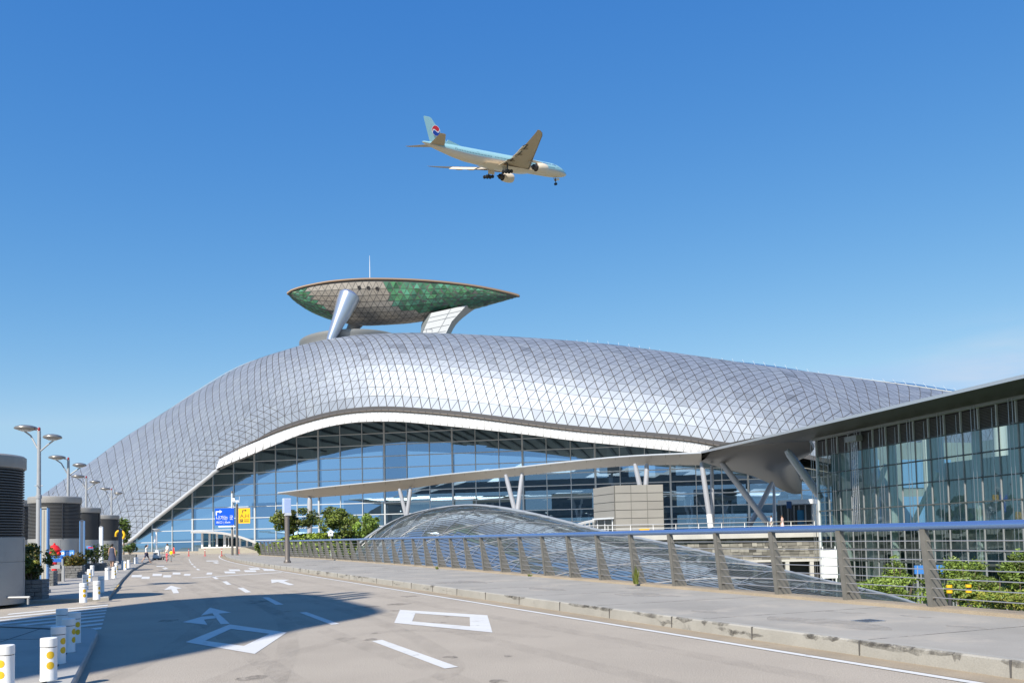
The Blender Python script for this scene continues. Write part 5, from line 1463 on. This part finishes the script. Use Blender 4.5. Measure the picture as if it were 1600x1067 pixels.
# red lane markers
d0 = thing('lane_marker', 'marker', 'lane marker', group='red lane markers across the far end of the road')
mb = MB(); mb.lathe([(.05,.06),(.05,.95),(.02,1.0)], n=10); mb.build('post', mat('marker red', (.45,.03,.03), .5), d0); mb = MB(); mb.lathe([(.16,0),(.14,.06),(.05,.09)], n=12); mb.build('foot', M_RED, d0)
mb = MB(); mb.lathe([(.053,.7),(.053,.8)], n=10); mb.build('band', M_SIGNW, d0)
for k, (x, y, lb_) in enumerate(((295,868.3,'left one of three red lane markers, by the dashed line'),(320.3,868.3,'middle one of three red lane markers, before the entrance doors'),(346.5,868.2,'right one of three red lane markers, at the pavement tip'),(373.5,864.0,'red lane marker half hidden behind the sign poles'),(402,863,'red lane marker beside the bush at the railing end'))):
    o = d0 if k == 0 else copy_tree(d0); place(o, G(x,y), 0, lb_)
# ------------------------------------------------------------------ entrance pavilion before the glass front
ep = thing('entrance_pavilion', 'low white entrance pavilion with a curved roof and glazed doors before the glass front', 'entrance')
DE = 134.0
f_ar = smooth_fn([298,312,330,350,370,390,410],[829.5,829.3,830,831.8,836,842.5,850.5])
w = MB(); xs = list(np.linspace(298,409,24))
w.grid([[AT(x,f_ar(x)+3.2,DE-3), AT(x,f_ar(x),DE-3.2), AT(x,f_ar(x)-.6,DE+3), AT(x,f_ar(x)+2.4,DE+3), AT(x,f_ar(x)+3.2,DE-3)] for x in xs]); w.build('roof', M_WHITE, ep)
w = MB(); gr_ = MB(); X0 = [316,327.5,339,350.5,363,375,386,396]
for x in X0: a = AT(x,f_ar(x)+2.5,DE-1); w.box((a.x,a.y,a.z/2),(.28,.2,a.z))
for a_, b_ in zip(X0, X0[1:]):
    p_, q_ = AT(a_,f_ar(a_)+2.8,DE-.9), AT(b_,f_ar(b_)+2.8,DE-.9); gr_.face([(p_.x,p_.y,1.0),(q_.x,q_.y,1.0),tuple(q_),tuple(p_)])
a, b = AT(316,838,DE-1), AT(400,838,DE-1)
w.bar((a.x,a.y,.95),(b.x,b.y,.95), .25, .2); w.build('frame', M_WHITE, ep); gr_.build('glazing', glass('entrance glass', (.03,.06,.07), (.35,.45,.5), (.35,.45,.45), .35), ep)
w = MB(); w.bar((a.x-.5,a.y,.45),(b.x+3,b.y,.45), .6, .9); w.build('plinth', mat('cream plinth', (.33,.31,.26), .8, var=.1), ep)
w = MB()
for x in (352.5,357.2,361.8): p_ = AT(x,845,DE-1.15); w.box((p_.x,p_.y,1.65),(.12,.1,2.0))
p_ = AT(357,845,DE-1.15); w.box((p_.x,p_.y,2.65),(1.1,.1,.14)); w.build('door', M_WHITE, ep)
w = MB(); w.bar((a.x+1,DE+2,1.4),(b.x-4,DE+2,1.4), .3, 2.0); w.build('rear_wall', mat('entrance interior', (.12,.15,.15), .7), ep)
ep2 = thing('entrance_pavilion', 'white curved entrance roof partly hidden behind the lift house', 'entrance')
f_a2 = smooth_fn([884,898,912,930,950],[824,819.5,815.2,811.5,809.5]); D2 = 118
w = MB(); w.grid([[AT(x,f_a2(x)+3.4,D2-3), AT(x,f_a2(x),D2-3.2), AT(x,f_a2(x)-.6,D2+3), AT(x,f_a2(x)+3.4,D2-3)] for x in np.linspace(884,950,14)]); w.build('roof', M_WHITE, ep2)
w = MB()
for x in (905,914,921,927): q_ = AT(x,f_a2(x)+3,D2-1); w.box((q_.x,q_.y,(q_.z+1.6)/2),(.2,.2,q_.z-1.6))
w.build('frame', M_WHITE, ep2)
w = MB(); a, b = AT(900,f_a2(900)+3,D2-.8), AT(948,f_a2(948)+3,D2-.8); w.face([(a.x,a.y,1.6),(b.x,b.y,1.6),tuple(b),tuple(a)]); w.build('glazing', MATS['entrance glass'], ep2)

# ------------------------------------------------------------------ silver car half hidden behind the slate pylon
car = thing('parked_car', 'silver car parked behind the dark slate pylon, mostly hidden', 'car', (-31.2,57.6,.1), R(12))
prof = [(-2.1,.35),(-2.15,.75),(-2.0,1.05),(-1.55,1.5),(-.9,1.62),(.3,1.6),(.95,1.15),(1.95,.95),(2.15,.7),(2.12,.35)]
rows = []
for y in (-.86,-.80,-.62,0,.62,.80,.86):
    a = abs(y)/.86; rows.append([Vector((x*(1-.02*a*a), y*(1 if z < 1.0 else .82+.0*z), z*(1-.03*a**4))) for x, z in prof])
mb = MB(); mb.grid(rows); mb.face(list(reversed(rows[0]))); mb.face(rows[-1]); mb.build('body', mat('silver car paint', (.62,.63,.64), .25, .5, coat=.6), car, smooth=35)
mb = MB(); mb.face([(.98,-.62,1.16),(.98,.62,1.16),(.36,.6,1.585),(.36,-.6,1.585)]); 
for s_ in (-1,1): mb.face([(.75,s_*.735,1.12),(-1.5,s_*.735,1.12),(-1.3,s_*.725,1.48),(.25,s_*.725,1.5)])
mb.build('window', mat('car glass', (.02,.025,.03), .08), car)
for x in (-1.3,1.35):
    for s_ in (-1,1):
        mb = MB(); mb.lathe([(.33,-.1),(.33,.1)], n=20, mtx=Matrix.Translation((x,s_*.78,.33)) @ Matrix.Rotation(R(90),4,'X')); t_ = mb.build('wheel', M_BLACK, car)
        mb = MB(); mb.lathe([(.2,-.11),(.2,.11)], n=16, mtx=Matrix.Translation((x,s_*.78,.33)) @ Matrix.Rotation(R(90),4,'X')); mb.build('rim', M_STEEL, t_)
for s_ in (-1,1):
    mb = MB(); mb.box((2.06,s_*.62,.78),(.16,.3,.14)); mb.build('headlight', mat('headlight', (.7,.72,.75), .1), car)
mb = MB(); mb.box((2.13,0,.5),(.06,1.3,.16)); mb.build('grille', M_DARK, car)

# ------------------------------------------------------------------ people
M_SKIN = mat('skin', (.48,.29,.20), .6)
def skin(nodes, edges, sub_=2):
    me = bpy.data.meshes.new('body'); me.from_pydata([n[0] for n in nodes], edges, [])
    o = bpy.data.objects.new('body', me); COL.objects.link(o)
    o.modifiers.new('skin', 'SKIN'); 
    for k, n in enumerate(nodes):
        sv = me.skin_vertices[0].data[k]; sv.radius = (n[1], n[1] if len(n) < 3 else n[2]); sv.use_root = (k == 0)
    s_ = o.modifiers.new('sub', 'SUBSURF'); s_.levels = sub_; s_.render_levels = sub_
    dg = bpy.context.evaluated_depsgraph_get(); dg.update(); out = bpy.data.meshes.new_from_object(o.evaluated_get(dg))
    bpy.data.objects.remove(o); bpy.data.meshes.remove(me); return out
def mesh_mb(me, mb):
    i = len(mb.v); mb.v += [tuple(v.co) for v in me.vertices]
    for p_ in me.polygons: mb.f.append(tuple(i+a for a in p_.vertices)); mb.m.append(0); mb.t.append(None)
    bpy.data.meshes.remove(me)
def person(label, loc, rz, h, stride=.3, arms=((.05,0),(-.05,0)), top='shirt', topcol=(.7,.7,.7), bottom='trousers', botcol=(.1,.1,.12), hair=(.02,.015,.012), long_hair=False, raise_arm=None, lean=0.0, group=None, hat=None, female=False):
    """a standing or walking figure facing +Y, total height h, feet on z=0"""
    s = h/1.72; t = thing('person', label, 'person', loc, rz, group)
    V_ = lambda x, y, z: (x*s, y*s, z*s)
    sw = .165 if female else .19
    N = [(V_(0,0,.95),.125*s,.095*s),(V_(0,.01+lean*.3,1.12),.115*s if female else .13*s,.085*s),(V_(0,.01+lean*.7,1.32),.135*s,.095*s),(V_(0,lean,1.44),.07*s),(V_(0,.015+lean,1.50),.05*s),(V_(0,.025+lean,1.58),.075*s),(V_(0,.02+lean,1.66),.072*s)]
    E_ = [(0,1),(1,2),(2,3),(3,4),(4,5),(5,6)]
    hands = []
    for k, sg_ in enumerate((-1,1)):
        if raise_arm == sg_: P_ = [(sg_*sw,lean,1.40),(sg_*.36,.10,1.50),(sg_*.30,.14,1.70),(sg_*.22,.13,1.74)]
        else:
            sy = arms[k][0]; P_ = [(sg_*sw,lean,1.40),(sg_*(sw+.05),sy*.4,1.12),(sg_*(sw+.06),sy+.04,.88),(sg_*(sw+.06),sy+.07,.81)]
        i = len(N); N += [(V_(*P_[0]),.052*s),(V_(*P_[1]),.042*s),(V_(*P_[2]),.03*s),(V_(*P_[3]),.032*s)]; E_ += [(2,i),(i,i+1),(i+1,i+2),(i+2,i+3)]
        hands.append((Vector(V_(*P_[2])), Vector(V_(*P_[3]))))
    legs = []
    for k, sg_ in enumerate((-1,1)):
        st_ = stride*(1 if k == 0 else -1)
        kb_ = max(0, -st_)*.25
        P_ = [(sg_*.09,0,.90),(sg_*.095,st_*.42+.03,.50),(sg_*.095,st_*.9-.02,.09+kb_),(sg_*.10,st_*.9+.10,.035+kb_*.6)]
        i = len(N); N += [(V_(*P_[0]),.085*s),(V_(*P_[1]),.056*s),(V_(*P_[2]),.038*s),(V_(*P_[3]),.035*s,.045*s)]; E_ += [(0,i),(i,i+1),(i+1,i+2),(i+2,i+3)]; legs.append(P_)
    mb = MB(); mesh_mb(skin(N, E_), mb)
    for w0, h0 in hands:
        d = (h0-w0).normalized(); a = d.cross(Vector((0,1,0))).normalized() if abs(d.y) < .9 else Vector((1,0,0)); b = d.cross(a)
        for q in range(4):
            o_ = h0 + b*(q-1.5)*.017*s; ln = (.075,.085,.08,.065)[q]*s; mb.tube([o_, o_+d*ln*.6+a*.004*s, o_+d*ln+a*.018*s], [.009*s,.008*s,.005*s], 5)
        mb.tube([h0-d*.02*s+b*.03*s, h0+d*.02*s+b*.055*s, h0+d*.045*s+b*.055*s], [.010*s,.009*s,.006*s], 5)
    hd_ = Vector(V_(0,.025+lean,1.60))
    mb.lathe([(.004*s,-.015*s),(.014*s,0),(.006*s,.03*s)], hd_+Vector((0,.082*s,0)), 6)          # nose
    for sx_ in (-1,1):
        mb.lathe([(.006*s,-.02*s),(.016*s,0),(.008*s,.025*s)], hd_+Vector((sx_*.078*s,0,0)), 6)   # ears
    body = mb.build('body', M_SKIN, t, smooth=60)
    ey = MB()
    for sx_ in (-1,1): ey.lathe([(.004*s,-.008*s),(.009*s,0),(.004*s,.008*s)], hd_+Vector((sx_*.03*s,.073*s,.015*s)), 6)
    ey.box(hd_+Vector((0,.074*s,-.05*s)),(.04*s,.012*s,.008*s)); ey.build('face_features', mat('dark features', (.06,.03,.025), .6), body)
    hm = MB(); hm.lathe([(.088*s,-.02*s),(.094*s,.03*s),(.082*s,.075*s),(.05*s,.108*s),(.01*s,.116*s)], hd_+Vector((0,-.014*s,.0)), 14)
    hm.lathe([(.06*s,-.09*s),(.08*s,-.03*s),(.088*s,.02*s)], hd_+Vector((0,-.03*s,0)), 12)
    if long_hair: hm.tube([hd_+Vector((0,-.055*s,.02*s)), hd_+Vector((0,-.085*s,-.12*s)), hd_+Vector((0,-.09*s,-.27*s))], [.08*s,.085*s,.035*s], 10)
    hm.build('hair', mat('hair %s' % (hair,), hair, .6), body, smooth=60)
    if hat:
        hh = MB(); hh.lathe([(.15*s,.045*s),(.095*s,.06*s),(.092*s,.12*s),(.05*s,.15*s)], hd_, 16); hh.build('hat', mat('hat cloth', hat, .8), body, smooth=50)
    grow = .018*s
    def pick(idx, ed, extra): 
        mp_ = {a: b for b, a in enumerate(idx)}
        me = skin([(N[a][0], N[a][1]+grow+extra.get(a,0), (N[a][2] if len(N[a]) > 2 else N[a][1])+grow+extra.get(a,0)) for a in idx], [(mp_[a],mp_[b]) for a,b in ed]); q = MB(); mesh_mb(me, q); return q
    if top:
        q = pick([0,1,2,3,7,8,11,12], [(0,1),(1,2),(2,3),(2,7),(7,8),(2,11),(11,12)], {0:.012*s}); q.build(top, mat('cloth %s' % (topcol,), topcol, .8, var=.06, scale=6), body, smooth=60)
    if bottom in ('trousers','leggings'):
        q = pick([0,15,16,17,19,20,21], [(0,15),(15,16),(16,17),(0,19),(19,20),(20,21)], {}); q.build(bottom, mat('cloth %s' % (botcol,), botcol, .8), body, smooth=60)
    elif bottom == 'shorts':
        q = pick([0,15,16,19,20], [(0,15),(15,16),(0,19),(19,20)], {16:-.0}); 
        q.v = [v if v[2] > .52*s else (v[0],v[1],.52*s) for v in q.v]; q.build(bottom, mat('cloth %s' % (botcol,), botcol, .8), body, smooth=60)
    elif bottom in ('dress','skirt'):
        q = MB(); z_ = [1.42,1.3,1.12,.98,.8,.62,.5] if bottom == 'dress' else [1.02,.95,.8,.62,.52]
        r_ = [.13,.17,.145,.17,.20,.23,.245] if bottom == 'dress' else [.15,.175,.21,.24,.26]
        q.lathe([(a*s,b*s) for a,b in zip(r_, z_)], n=22, mtx=Matrix.Diagonal((1.1,.78,1,1)), close=False); q.build(bottom, mat('cloth %s' % (botcol,), botcol, .8, var=.15, scale=8), body, smooth=70)
    sh = MB()
    for P_ in legs: a, b = Vector(V_(*P_[2])), Vector(V_(*P_[3])); sh.tube([a+Vector((0,-.035*s,-.055*s)), a.lerp(b,.5)+Vector((0,0,-.03*s)), b+Vector((0,.04*s,-.005*s))], [.042*s,.046*s,.03*s], 8)
    sh.build('shoe', M_DARK, body, smooth=60)
    return t
person('woman in a dark blue sleeveless dress walking away past the bollards', G(175,887,.1), .15, 1.70, .16, ((.05,0),(-.02,0)), None, (0,0,0), 'dress', (.055,.065,.11), long_hair=False, female=True)
person('woman with long dark hair in a white top and navy shorts raising one arm', G(228.5,879.5), -1.1, 1.66, .42, ((.12,0),(-.12,0)), 'shirt', (.72,.72,.72), 'shorts', (.03,.035,.08), long_hair=True, raise_arm=1, female=True)
person('man in a long white shirt standing beside the children', G(261.5,875), 2.4, 1.76, .12, ((.08,0),(.1,0)), 'shirt', (.78,.76,.72), 'trousers', (.68,.64,.58))
person('child in a bright yellow top and grey leggings', G(267.5,877.5), 2.9, 1.18, .16, ((.1,0),(-.05,0)), 'shirt', (.80,.66,.02), 'leggings', (.22,.25,.25), female=True)
person('small child in pinkish red clothes held close to the man in white', G(260.7,877.6), 2.6, .95, .12, ((.1,0),(.1,0)), 'shirt', (.72,.08,.12), 'trousers', (.65,.12,.16), female=True)
person('person in a bright red dress walking behind the family', G(271.5,869.5), -.6, 1.45, .12, ((.05,0),(-.05,0)), None, (0,0,0), 'dress', (.62,.02,.03), female=True)
for x, y, lb_, tc_, bt, bc, rz_ in ((1206,833,'man in a pale blue shirt walking on the plaza behind its railing',(.62,.68,.80),'shorts',(.60,.56,.50),1.5),(1223,834,'woman in a pale pink dress walking on the plaza behind its railing',(.72,.55,.52),'dress',(.70,.52,.50),1.3)):
    q = AT(x,y,82); person(lb_, (q.x,82,1.6), rz_, 1.68, .34, ((.12,0),(-.12,0)), 'shirt' if bt == 'shorts' else None, tc_, bt, bc, female=(bt == 'dress'))

# ------------------------------------------------------------------ the airliner coming in overhead
jet = thing('airliner', 'twin engine airliner in sky blue and cream with its landing gear down', 'airliner')
JR = Matrix(((0.74267,0.66958,-0.01063,25.17),(0.65335,-0.72797,-0.20784,337.756),(0.1469,-0.14741,0.97811,151.377),(0,0,0,1)))
# the empty sits at the nose; x runs backwards as negative, y to the right wing, z up
jet.matrix_world = JR
M_JB = mat('sky blue fuselage paint', (.28,.49,.54), .35, coat=.2); M_JW = mat('cream belly paint', (.70,.60,.46), .4); M_JS = mat('silver band', (.48,.46,.46), .35, .3)
M_JG = mat('wing tan from ground bounce', (.45,.35,.23), .5); M_JD = mat('wing slot dark', (.06,.055,.05), .6); M_TAIL = M_JB  # wing colour holds the warm light bounced up from the ground
ST = [(0,.05,-.75),(-.35,.55,-.72),(-1.0,1.0,-.62),(-2.2,1.6,-.45),(-4,2.25,-.25),(-6.5,2.8,-.08),(-9,3.05,0),(-12,3.1,0),(-30,3.1,0),(-48,3.1,0),(-54,2.9,.2),(-60,2.35,.65),(-66,1.55,1.2),(-70,.95,1.6),(-72.6,.5,1.85),(-73.4,.12,1.9)]
xs_ = np.array([-p_[0] for p_ in ST]); rs_ = np.array([p_[1]*.88 for p_ in ST]); zs_ = np.array([p_[2] for p_ in ST])
def fus(x, a): 
    r_ = float(np.interp(-x, xs_, rs_)); z_ = float(np.interp(-x, xs_, zs_)); return Vector((x, r_*math.cos(a), z_+r_*math.sin(a)))
ang = [R(q) for q in (-90,-70,-50,-32,-14,-4,6,16,30,50,70,90,110,130,150,164,174,184,194,212,230,250)]
fxs = [0,-.15,-.35,-.6,-1,-1.6,-2.2,-3,-4,-5.2,-6.5,-8,-9,-12]+list(np.arange(-15,-54,-3.0))+[-54,-56,-58,-60,-62,-64,-66,-68,-70,-71.5,-72.6,-73.4]
mb = MB(); 
def fm(a, b):
    an_ = math.degrees((ang[b]+ang[(b+1)%len(ang)])/2) if b < len(ang)-1 else 260
    s_ = math.sin(math.radians(an_)); 
    lim = -.30 if fxs[a] > -4 else -.16
    return 0 if s_ > .0 else (1 if s_ > -.30 else 2)
mb.grid([[fus(x,a) for a in ang] for x in fxs], wrap=True, fm=fm); mb.build('fuselage', [M_JB, M_JS, M_JW], jet, smooth=50)
def wing(sec, name, m, side):
    """sec: list of (y, xLE, chord, z, thickness ratio)"""
    prof_ = [(0,0),(.03,.35),(.12,.75),(.3,1),(.6,.7),(1,.04),(1,-.04),(.6,-.45),(.3,-.75),(.1,-.6),(.03,-.3)]
    mb = MB(); rows = []
    for y, x0, c_, z, th in sec: rows.append([Vector((x0-u*c_, side*y, z+w_*th*c_/2)) for u, w_ in prof_])
    mb.grid(rows, wrap=True); mb.face(rows[-1]); mb.face(list(reversed(rows[0])))
    return mb.build(name, m, jet, smooth=40)
WS = [(0,-22,15.5,-1.7,.13),(3,-24,14,-1.55,.13),(6,-26.2,12.0,-1.15,.12),(10,-29.1,9.4,-.6,.11),(16,-33.2,7.4,.3,.1),(23,-38.0,5.4,1.4,.1),(29.5,-42.5,3.6,2.4,.1),(31.2,-44.2,2.6,2.7,.1),(32.4,-46.3,1.2,2.9,.1)]
for sd in (1,-1):
    wing(WS, 'wing', M_JG, sd)
    # flaps let down behind the wing, with dark slots
    for y0, y1 in ((3.4,8.8),(10.8,21.5)):
        fl_ = MB(); sl = MB(); 
        def te(y): return float(np.interp(y,[q[0] for q in WS],[q[1]-q[2] for q in WS])), float(np.interp(y,[q[0] for q in WS],[q[3] for q in WS]))
        for (ya_, yb_) in zip(np.linspace(y0,y1,5), np.linspace(y0,y1,5)[1:]):
            (xa,za),(xb,zb_) = te(ya_), te(yb_); ca = 2.3 if y0 < 5 else 1.7
            P0 = [Vector((xa+.7,sd*ya_,za-.12)), Vector((xb+.7,sd*yb_,zb_-.12)), Vector((xb-ca,sd*yb_,zb_-1.15)), Vector((xa-ca,sd*ya_,za-1.15))]
            fl_.face(P0); fl_.face([p_+Vector((-.1,0,.22)) for p_ in P0]); fl_.face([P0[2],P0[3],P0[3]+Vector((-.1,0,.22)),P0[2]+Vector((-.1,0,.22))])
            sl.face([Vector((xa+1.1,sd*ya_,za-.24)), Vector((xb+1.1,sd*yb_,zb_-.24)), Vector((xb+.3,sd*yb_,zb_-.30)), Vector((xa+.3,sd*ya_,za-.30))])
        fl_.build('flap', M_JW, jet); sl.build('flap_slot', M_JD, jet)
    for y in (7.5,13.5,18.5):
        q = [float(np.interp(y,[p_[0] for p_ in WS],[p_[k] for p_ in WS])) for k in range(5)]; fr_m = MB(); x1 = q[1]-q[2]; fr_m.tube([(x1+2.6,sd*y,q[3]-.35),(x1+1,sd*y,q[3]-.75),(x1-.8,sd*y,q[3]-1.0),(x1-2.2,sd*y,q[3]-1.2)], [.1,.38,.34,.06], 8); fr_m.build('flap_fairing', M_JG, jet, smooth=50)
    le = MB(); le.tube([Vector((q[1]+.05,sd*q[0],q[3]-.06)) for q in WS[1:]], [.34,.3,.26,.2,.15,.12,.1,.06], 8); le.build('slat', mat('slat metal', (.26,.23,.20), .4, .4), jet, smooth=50)
    # engine
    Mx = Matrix.Translation((-21.5,sd*9.8,-2.85)) @ Matrix.Rotation(R(-90),4,'Y')
    ng = MB(); ng.lathe([(1.35,.35),(1.62,0),(1.80,.5),(1.92,1.8),(1.86,3.4),(1.62,5.0),(1.5,5.2)], n=28, mtx=Mx, close=False); na = ng.build('engine', M_JW, jet, smooth=50)
    ic = MB(); ic.lathe([(1.34,.3),(1.5,2.2),(.35,2.2),(.05,1.5)], n=24, mtx=Mx, close=False); ic.build('intake', M_JD, na, smooth=40)
    ex = MB(); ex.lathe([(1.52,5.1),(1.35,5.0),(1.12,5.2),(1.05,6.6),(.8,6.9),(.62,6.7),(.5,7.3),(.05,8.2)], n=24, mtx=Mx, close=False); ex.build('exhaust', mat('exhaust metal', (.07,.06,.055), .45, .6), na, smooth=40)
    py_ = MB(); py_.prism([(-22.5,-1.0),(-30.5,-1.4),(-31.5,-.9),(-29.3,-.3),(-25,-.6)], sd*9.8-.22, sd*9.8+.22, mtx=Matrix(((1,0,0,0),(0,0,1,0),(0,1,0,0),(0,0,0,1)))); py_.build('pylon', M_JG, na)
    # stabiliser
    wing([(0,-63.5,6.8,1.5,.1),(1.2,-64.2,6.3,1.6,.1),(10.3,-70.6,2.6,2.5,.09),(10.7,-71.3,1.9,2.55,.08)], 'stabiliser', M_JG, sd)
    # main gear: six wheels on a bogie
    gr = MB(); gr.tube([(-37.6,sd*5.4,-1.6),(-37.8,sd*5.5,-4.7)], .24, 10); gr.tube([(-36.0,sd*4.0,-2.0),(-37.8,sd*5.5,-3.8)], .12, 8); gr.bar((-36.0,sd*5.5,-4.7),(-39.6,sd*5.5,-5.05), .3); g_ = gr.build('main_gear', M_DARK, jet, smooth=40)
    for dx in (-1.45,0,1.45):
        for dy in (-.75,.75):
            wh = MB(); wh.lathe([(.5,-.24),(.66,-.18),(.68,0),(.66,.18),(.5,.24)], n=18, mtx=Matrix.Translation((-37.8+dx,sd*5.5+dy,-4.9+dx*.1)) @ Matrix.Rotation(R(90),4,'X')); wh.build('wheel', M_BLACK, g_, smooth=40)
    gd = MB(); gd.box((-37.5,sd*4.1,-3.4),(3.2,.08,1.6)); gd.build('gear_door', M_JW, jet)
ng = MB(); ng.tube([(-6.3,0,-2.6),(-6.2,0,-5.0)], .16, 8); ng.tube([(-7.4,0,-2.7),(-6.2,0,-4.3)], .08, 6); g_ = ng.build('nose_gear', M_DARK, jet)
for dy in (-.35,.35): wh = MB(); wh.lathe([(.4,-.16),(.52,-.1),(.52,.1),(.4,.16)], n=16, mtx=Matrix.Translation((-6.2,dy,-5.0)) @ Matrix.Rotation(R(90),4,'X')); wh.build('wheel', M_BLACK, g_, smooth=40)
for dy in (-.7,.7): gd = MB(); gd.box((-5.6,dy,-3.2),(1.6,.05,.9)); gd.build('gear_door', M_JW, jet)
# fin
fn = MB(); FS = [(2.2,-60.5,9.2,.45),(3.4,-62.2,8.0,.40),(10.4,-68.6,3.6,.18),(10.8,-69.4,2.6,.1)]; rows = []
for z, x0, c_, th in FS: rows.append([Vector((x0-u*c_, w_*th, z)) for u, w_ in ((0,0),(.08,.6),(.3,1),(.7,.7),(1,.05),(1,-.05),(.7,-.7),(.3,-1),(.08,-.6))])
fn.grid(rows, wrap=True); fn.face(rows[-1]); fn.build('fin', M_JB, jet, smooth=40)
fb = MB(); fb.prism([(-55,2.7),(-61.5,4.2),(-63,2.4)], -.12, .12, mtx=Matrix(((1,0,0,0),(0,0,1,0),(0,1,0,0),(0,0,0,1)))); fb.build('fin_root', M_JB, jet)
# round red, white and blue swirl on both sides of the fin
def swirl(sd):
    cx, cz, r_ = -67.3, 6.35, 1.75; wm, rd_, bl_ = MB(), MB(), MB(); yy = sd*.50
    def P(x, z, o): return Vector((cx + x*r_*sd, yy+sd*o, cz + z*r_))
    N_ = 40; wm.face([P(1.08*math.cos(a), 1.08*math.sin(a), 0) for a in np.linspace(0,2*math.pi,N_,endpoint=False)])
    ca, sa = math.cos(R(22)), math.sin(R(22)); rt = lambda x, z: (x*ca-z*sa, x*sa+z*ca)
    gap = .13
    S_ = [(x, .42*math.sin(x*math.pi)*.9*-1) for x in np.linspace(-1,1,21)]
    up_ = [rt(math.cos(a), math.sin(a)) for a in np.linspace(.12,math.pi-.12,20)] + [rt(x*.98, z+gap) for x, z in S_]
    dn_ = [rt(math.cos(a), -math.sin(a)) for a in np.linspace(.12,math.pi-.12,20)] + [rt(x*.98, z-gap) for x, z in S_]
    rd_.face([P(x,z,.03) for x,z in up_]); bl_.face([P(x,z,.03) for x,z in dn_])
    o = wm.build('emblem', M_SIGNW, jet); rd_.build('red_half', mat('emblem red', (.62,.02,.03), .4), o); bl_.build('blue_half', mat('emblem blue', (.01,.05,.35), .4), o)
swirl(1); swirl(-1)
for sd in (1,-1):
    mb = MB(); r_ = 3.13
    v, f = text_mesh('KOREAN AIR', 1.0)
    x0, x1 = min(p_[0] for p_ in v), max(p_[0] for p_ in v)
    def onf(u, w_):
        X = -17.2 + u if sd > 0 else -8.0 - u
        a = R(38) + (w_)/r_; q = fus(X, a); c_ = Vector((X,0,float(np.interp(-X,xs_,zs_)))); q = c_ + (q-c_)*1.012; return Vector((q.x, q.y*sd, q.z))
    for q in f: mb.face([onf((v[i][0]-x0)/(x1-x0)*9.4, v[i][1]*1.35) for i in q])
    mb.build('lettering', mat('airline blue', (.02,.08,.30), .4), jet)
    wn = MB()
    for x in np.arange(-9.5,-60,-.72):
        if -27 < x < -25.5 or -43 < x < -41.5: continue
        P_ = []
        for dx, da in ((0,0),(.32,0),(.32,.12),(0,.12)):
            q = fus(x+dx, R(5)+da); c_ = Vector((q.x,0,float(np.interp(-q.x,xs_,zs_)))); q = c_+(q-c_)*1.008; P_.append((q.x,q.y*sd,q.z))
        wn.face(P_)
    wn.build('window_row', mat('cabin window', (.05,.09,.13), .2), jet)
    dr = MB()
    for x in (-7.6,-20.5,-33,-50,-60):
        P_ = []
        for dx, a in ((0,R(-12)),(1.0,R(-12)),(1.0,R(24)),(0,R(24))):
            q = fus(x+dx, a); c_ = Vector((q.x,0,float(np.interp(-q.x,xs_,zs_)))); q = c_+(q-c_)*1.006; P_.append(Vector((q.x,q.y*sd,q.z)))
        for k in range(4): dr.bar(P_[k], P_[(k+1)%4], .05)
    dr.build('door_outline', mat('door line', (.25,.35,.38), .5), jet)
    cw = MB(); P_ = [fus(x, R(a)) for x, a in ((-1.9,62),(-3.0,66),(-3.5,38),(-2.3,30))]; 
    cw.face([Vector((p_.x+.03,p_.y*sd*1.02,p_.z+.03)) for p_ in P_]); cw.build('cockpit_window', M_JD, jet)
mb = MB(); mb.lathe([(3.0,-34),(2.2,-42),(.8,-46)], n=20, mtx=Matrix.Translation((0,0,-1.0)) @ Matrix(((0,0,1,0),(0,1,0,0),(.45,0,0,-.9),(0,0,0,1)))) if False else None
bf = MB(); bf.grid([[Vector((x, y, -2.2 - .95*w_*math.sqrt(max(0,1-(y/3.6)**2)))) for y in np.linspace(-3.6,3.6,13)] for x, w_ in ((-21,.3),(-24,.9),(-29,1.25),(-36,1.25),(-41,1.0),(-46,.3))]); bf.build('belly_fairing', M_JW, jet, smooth=60)
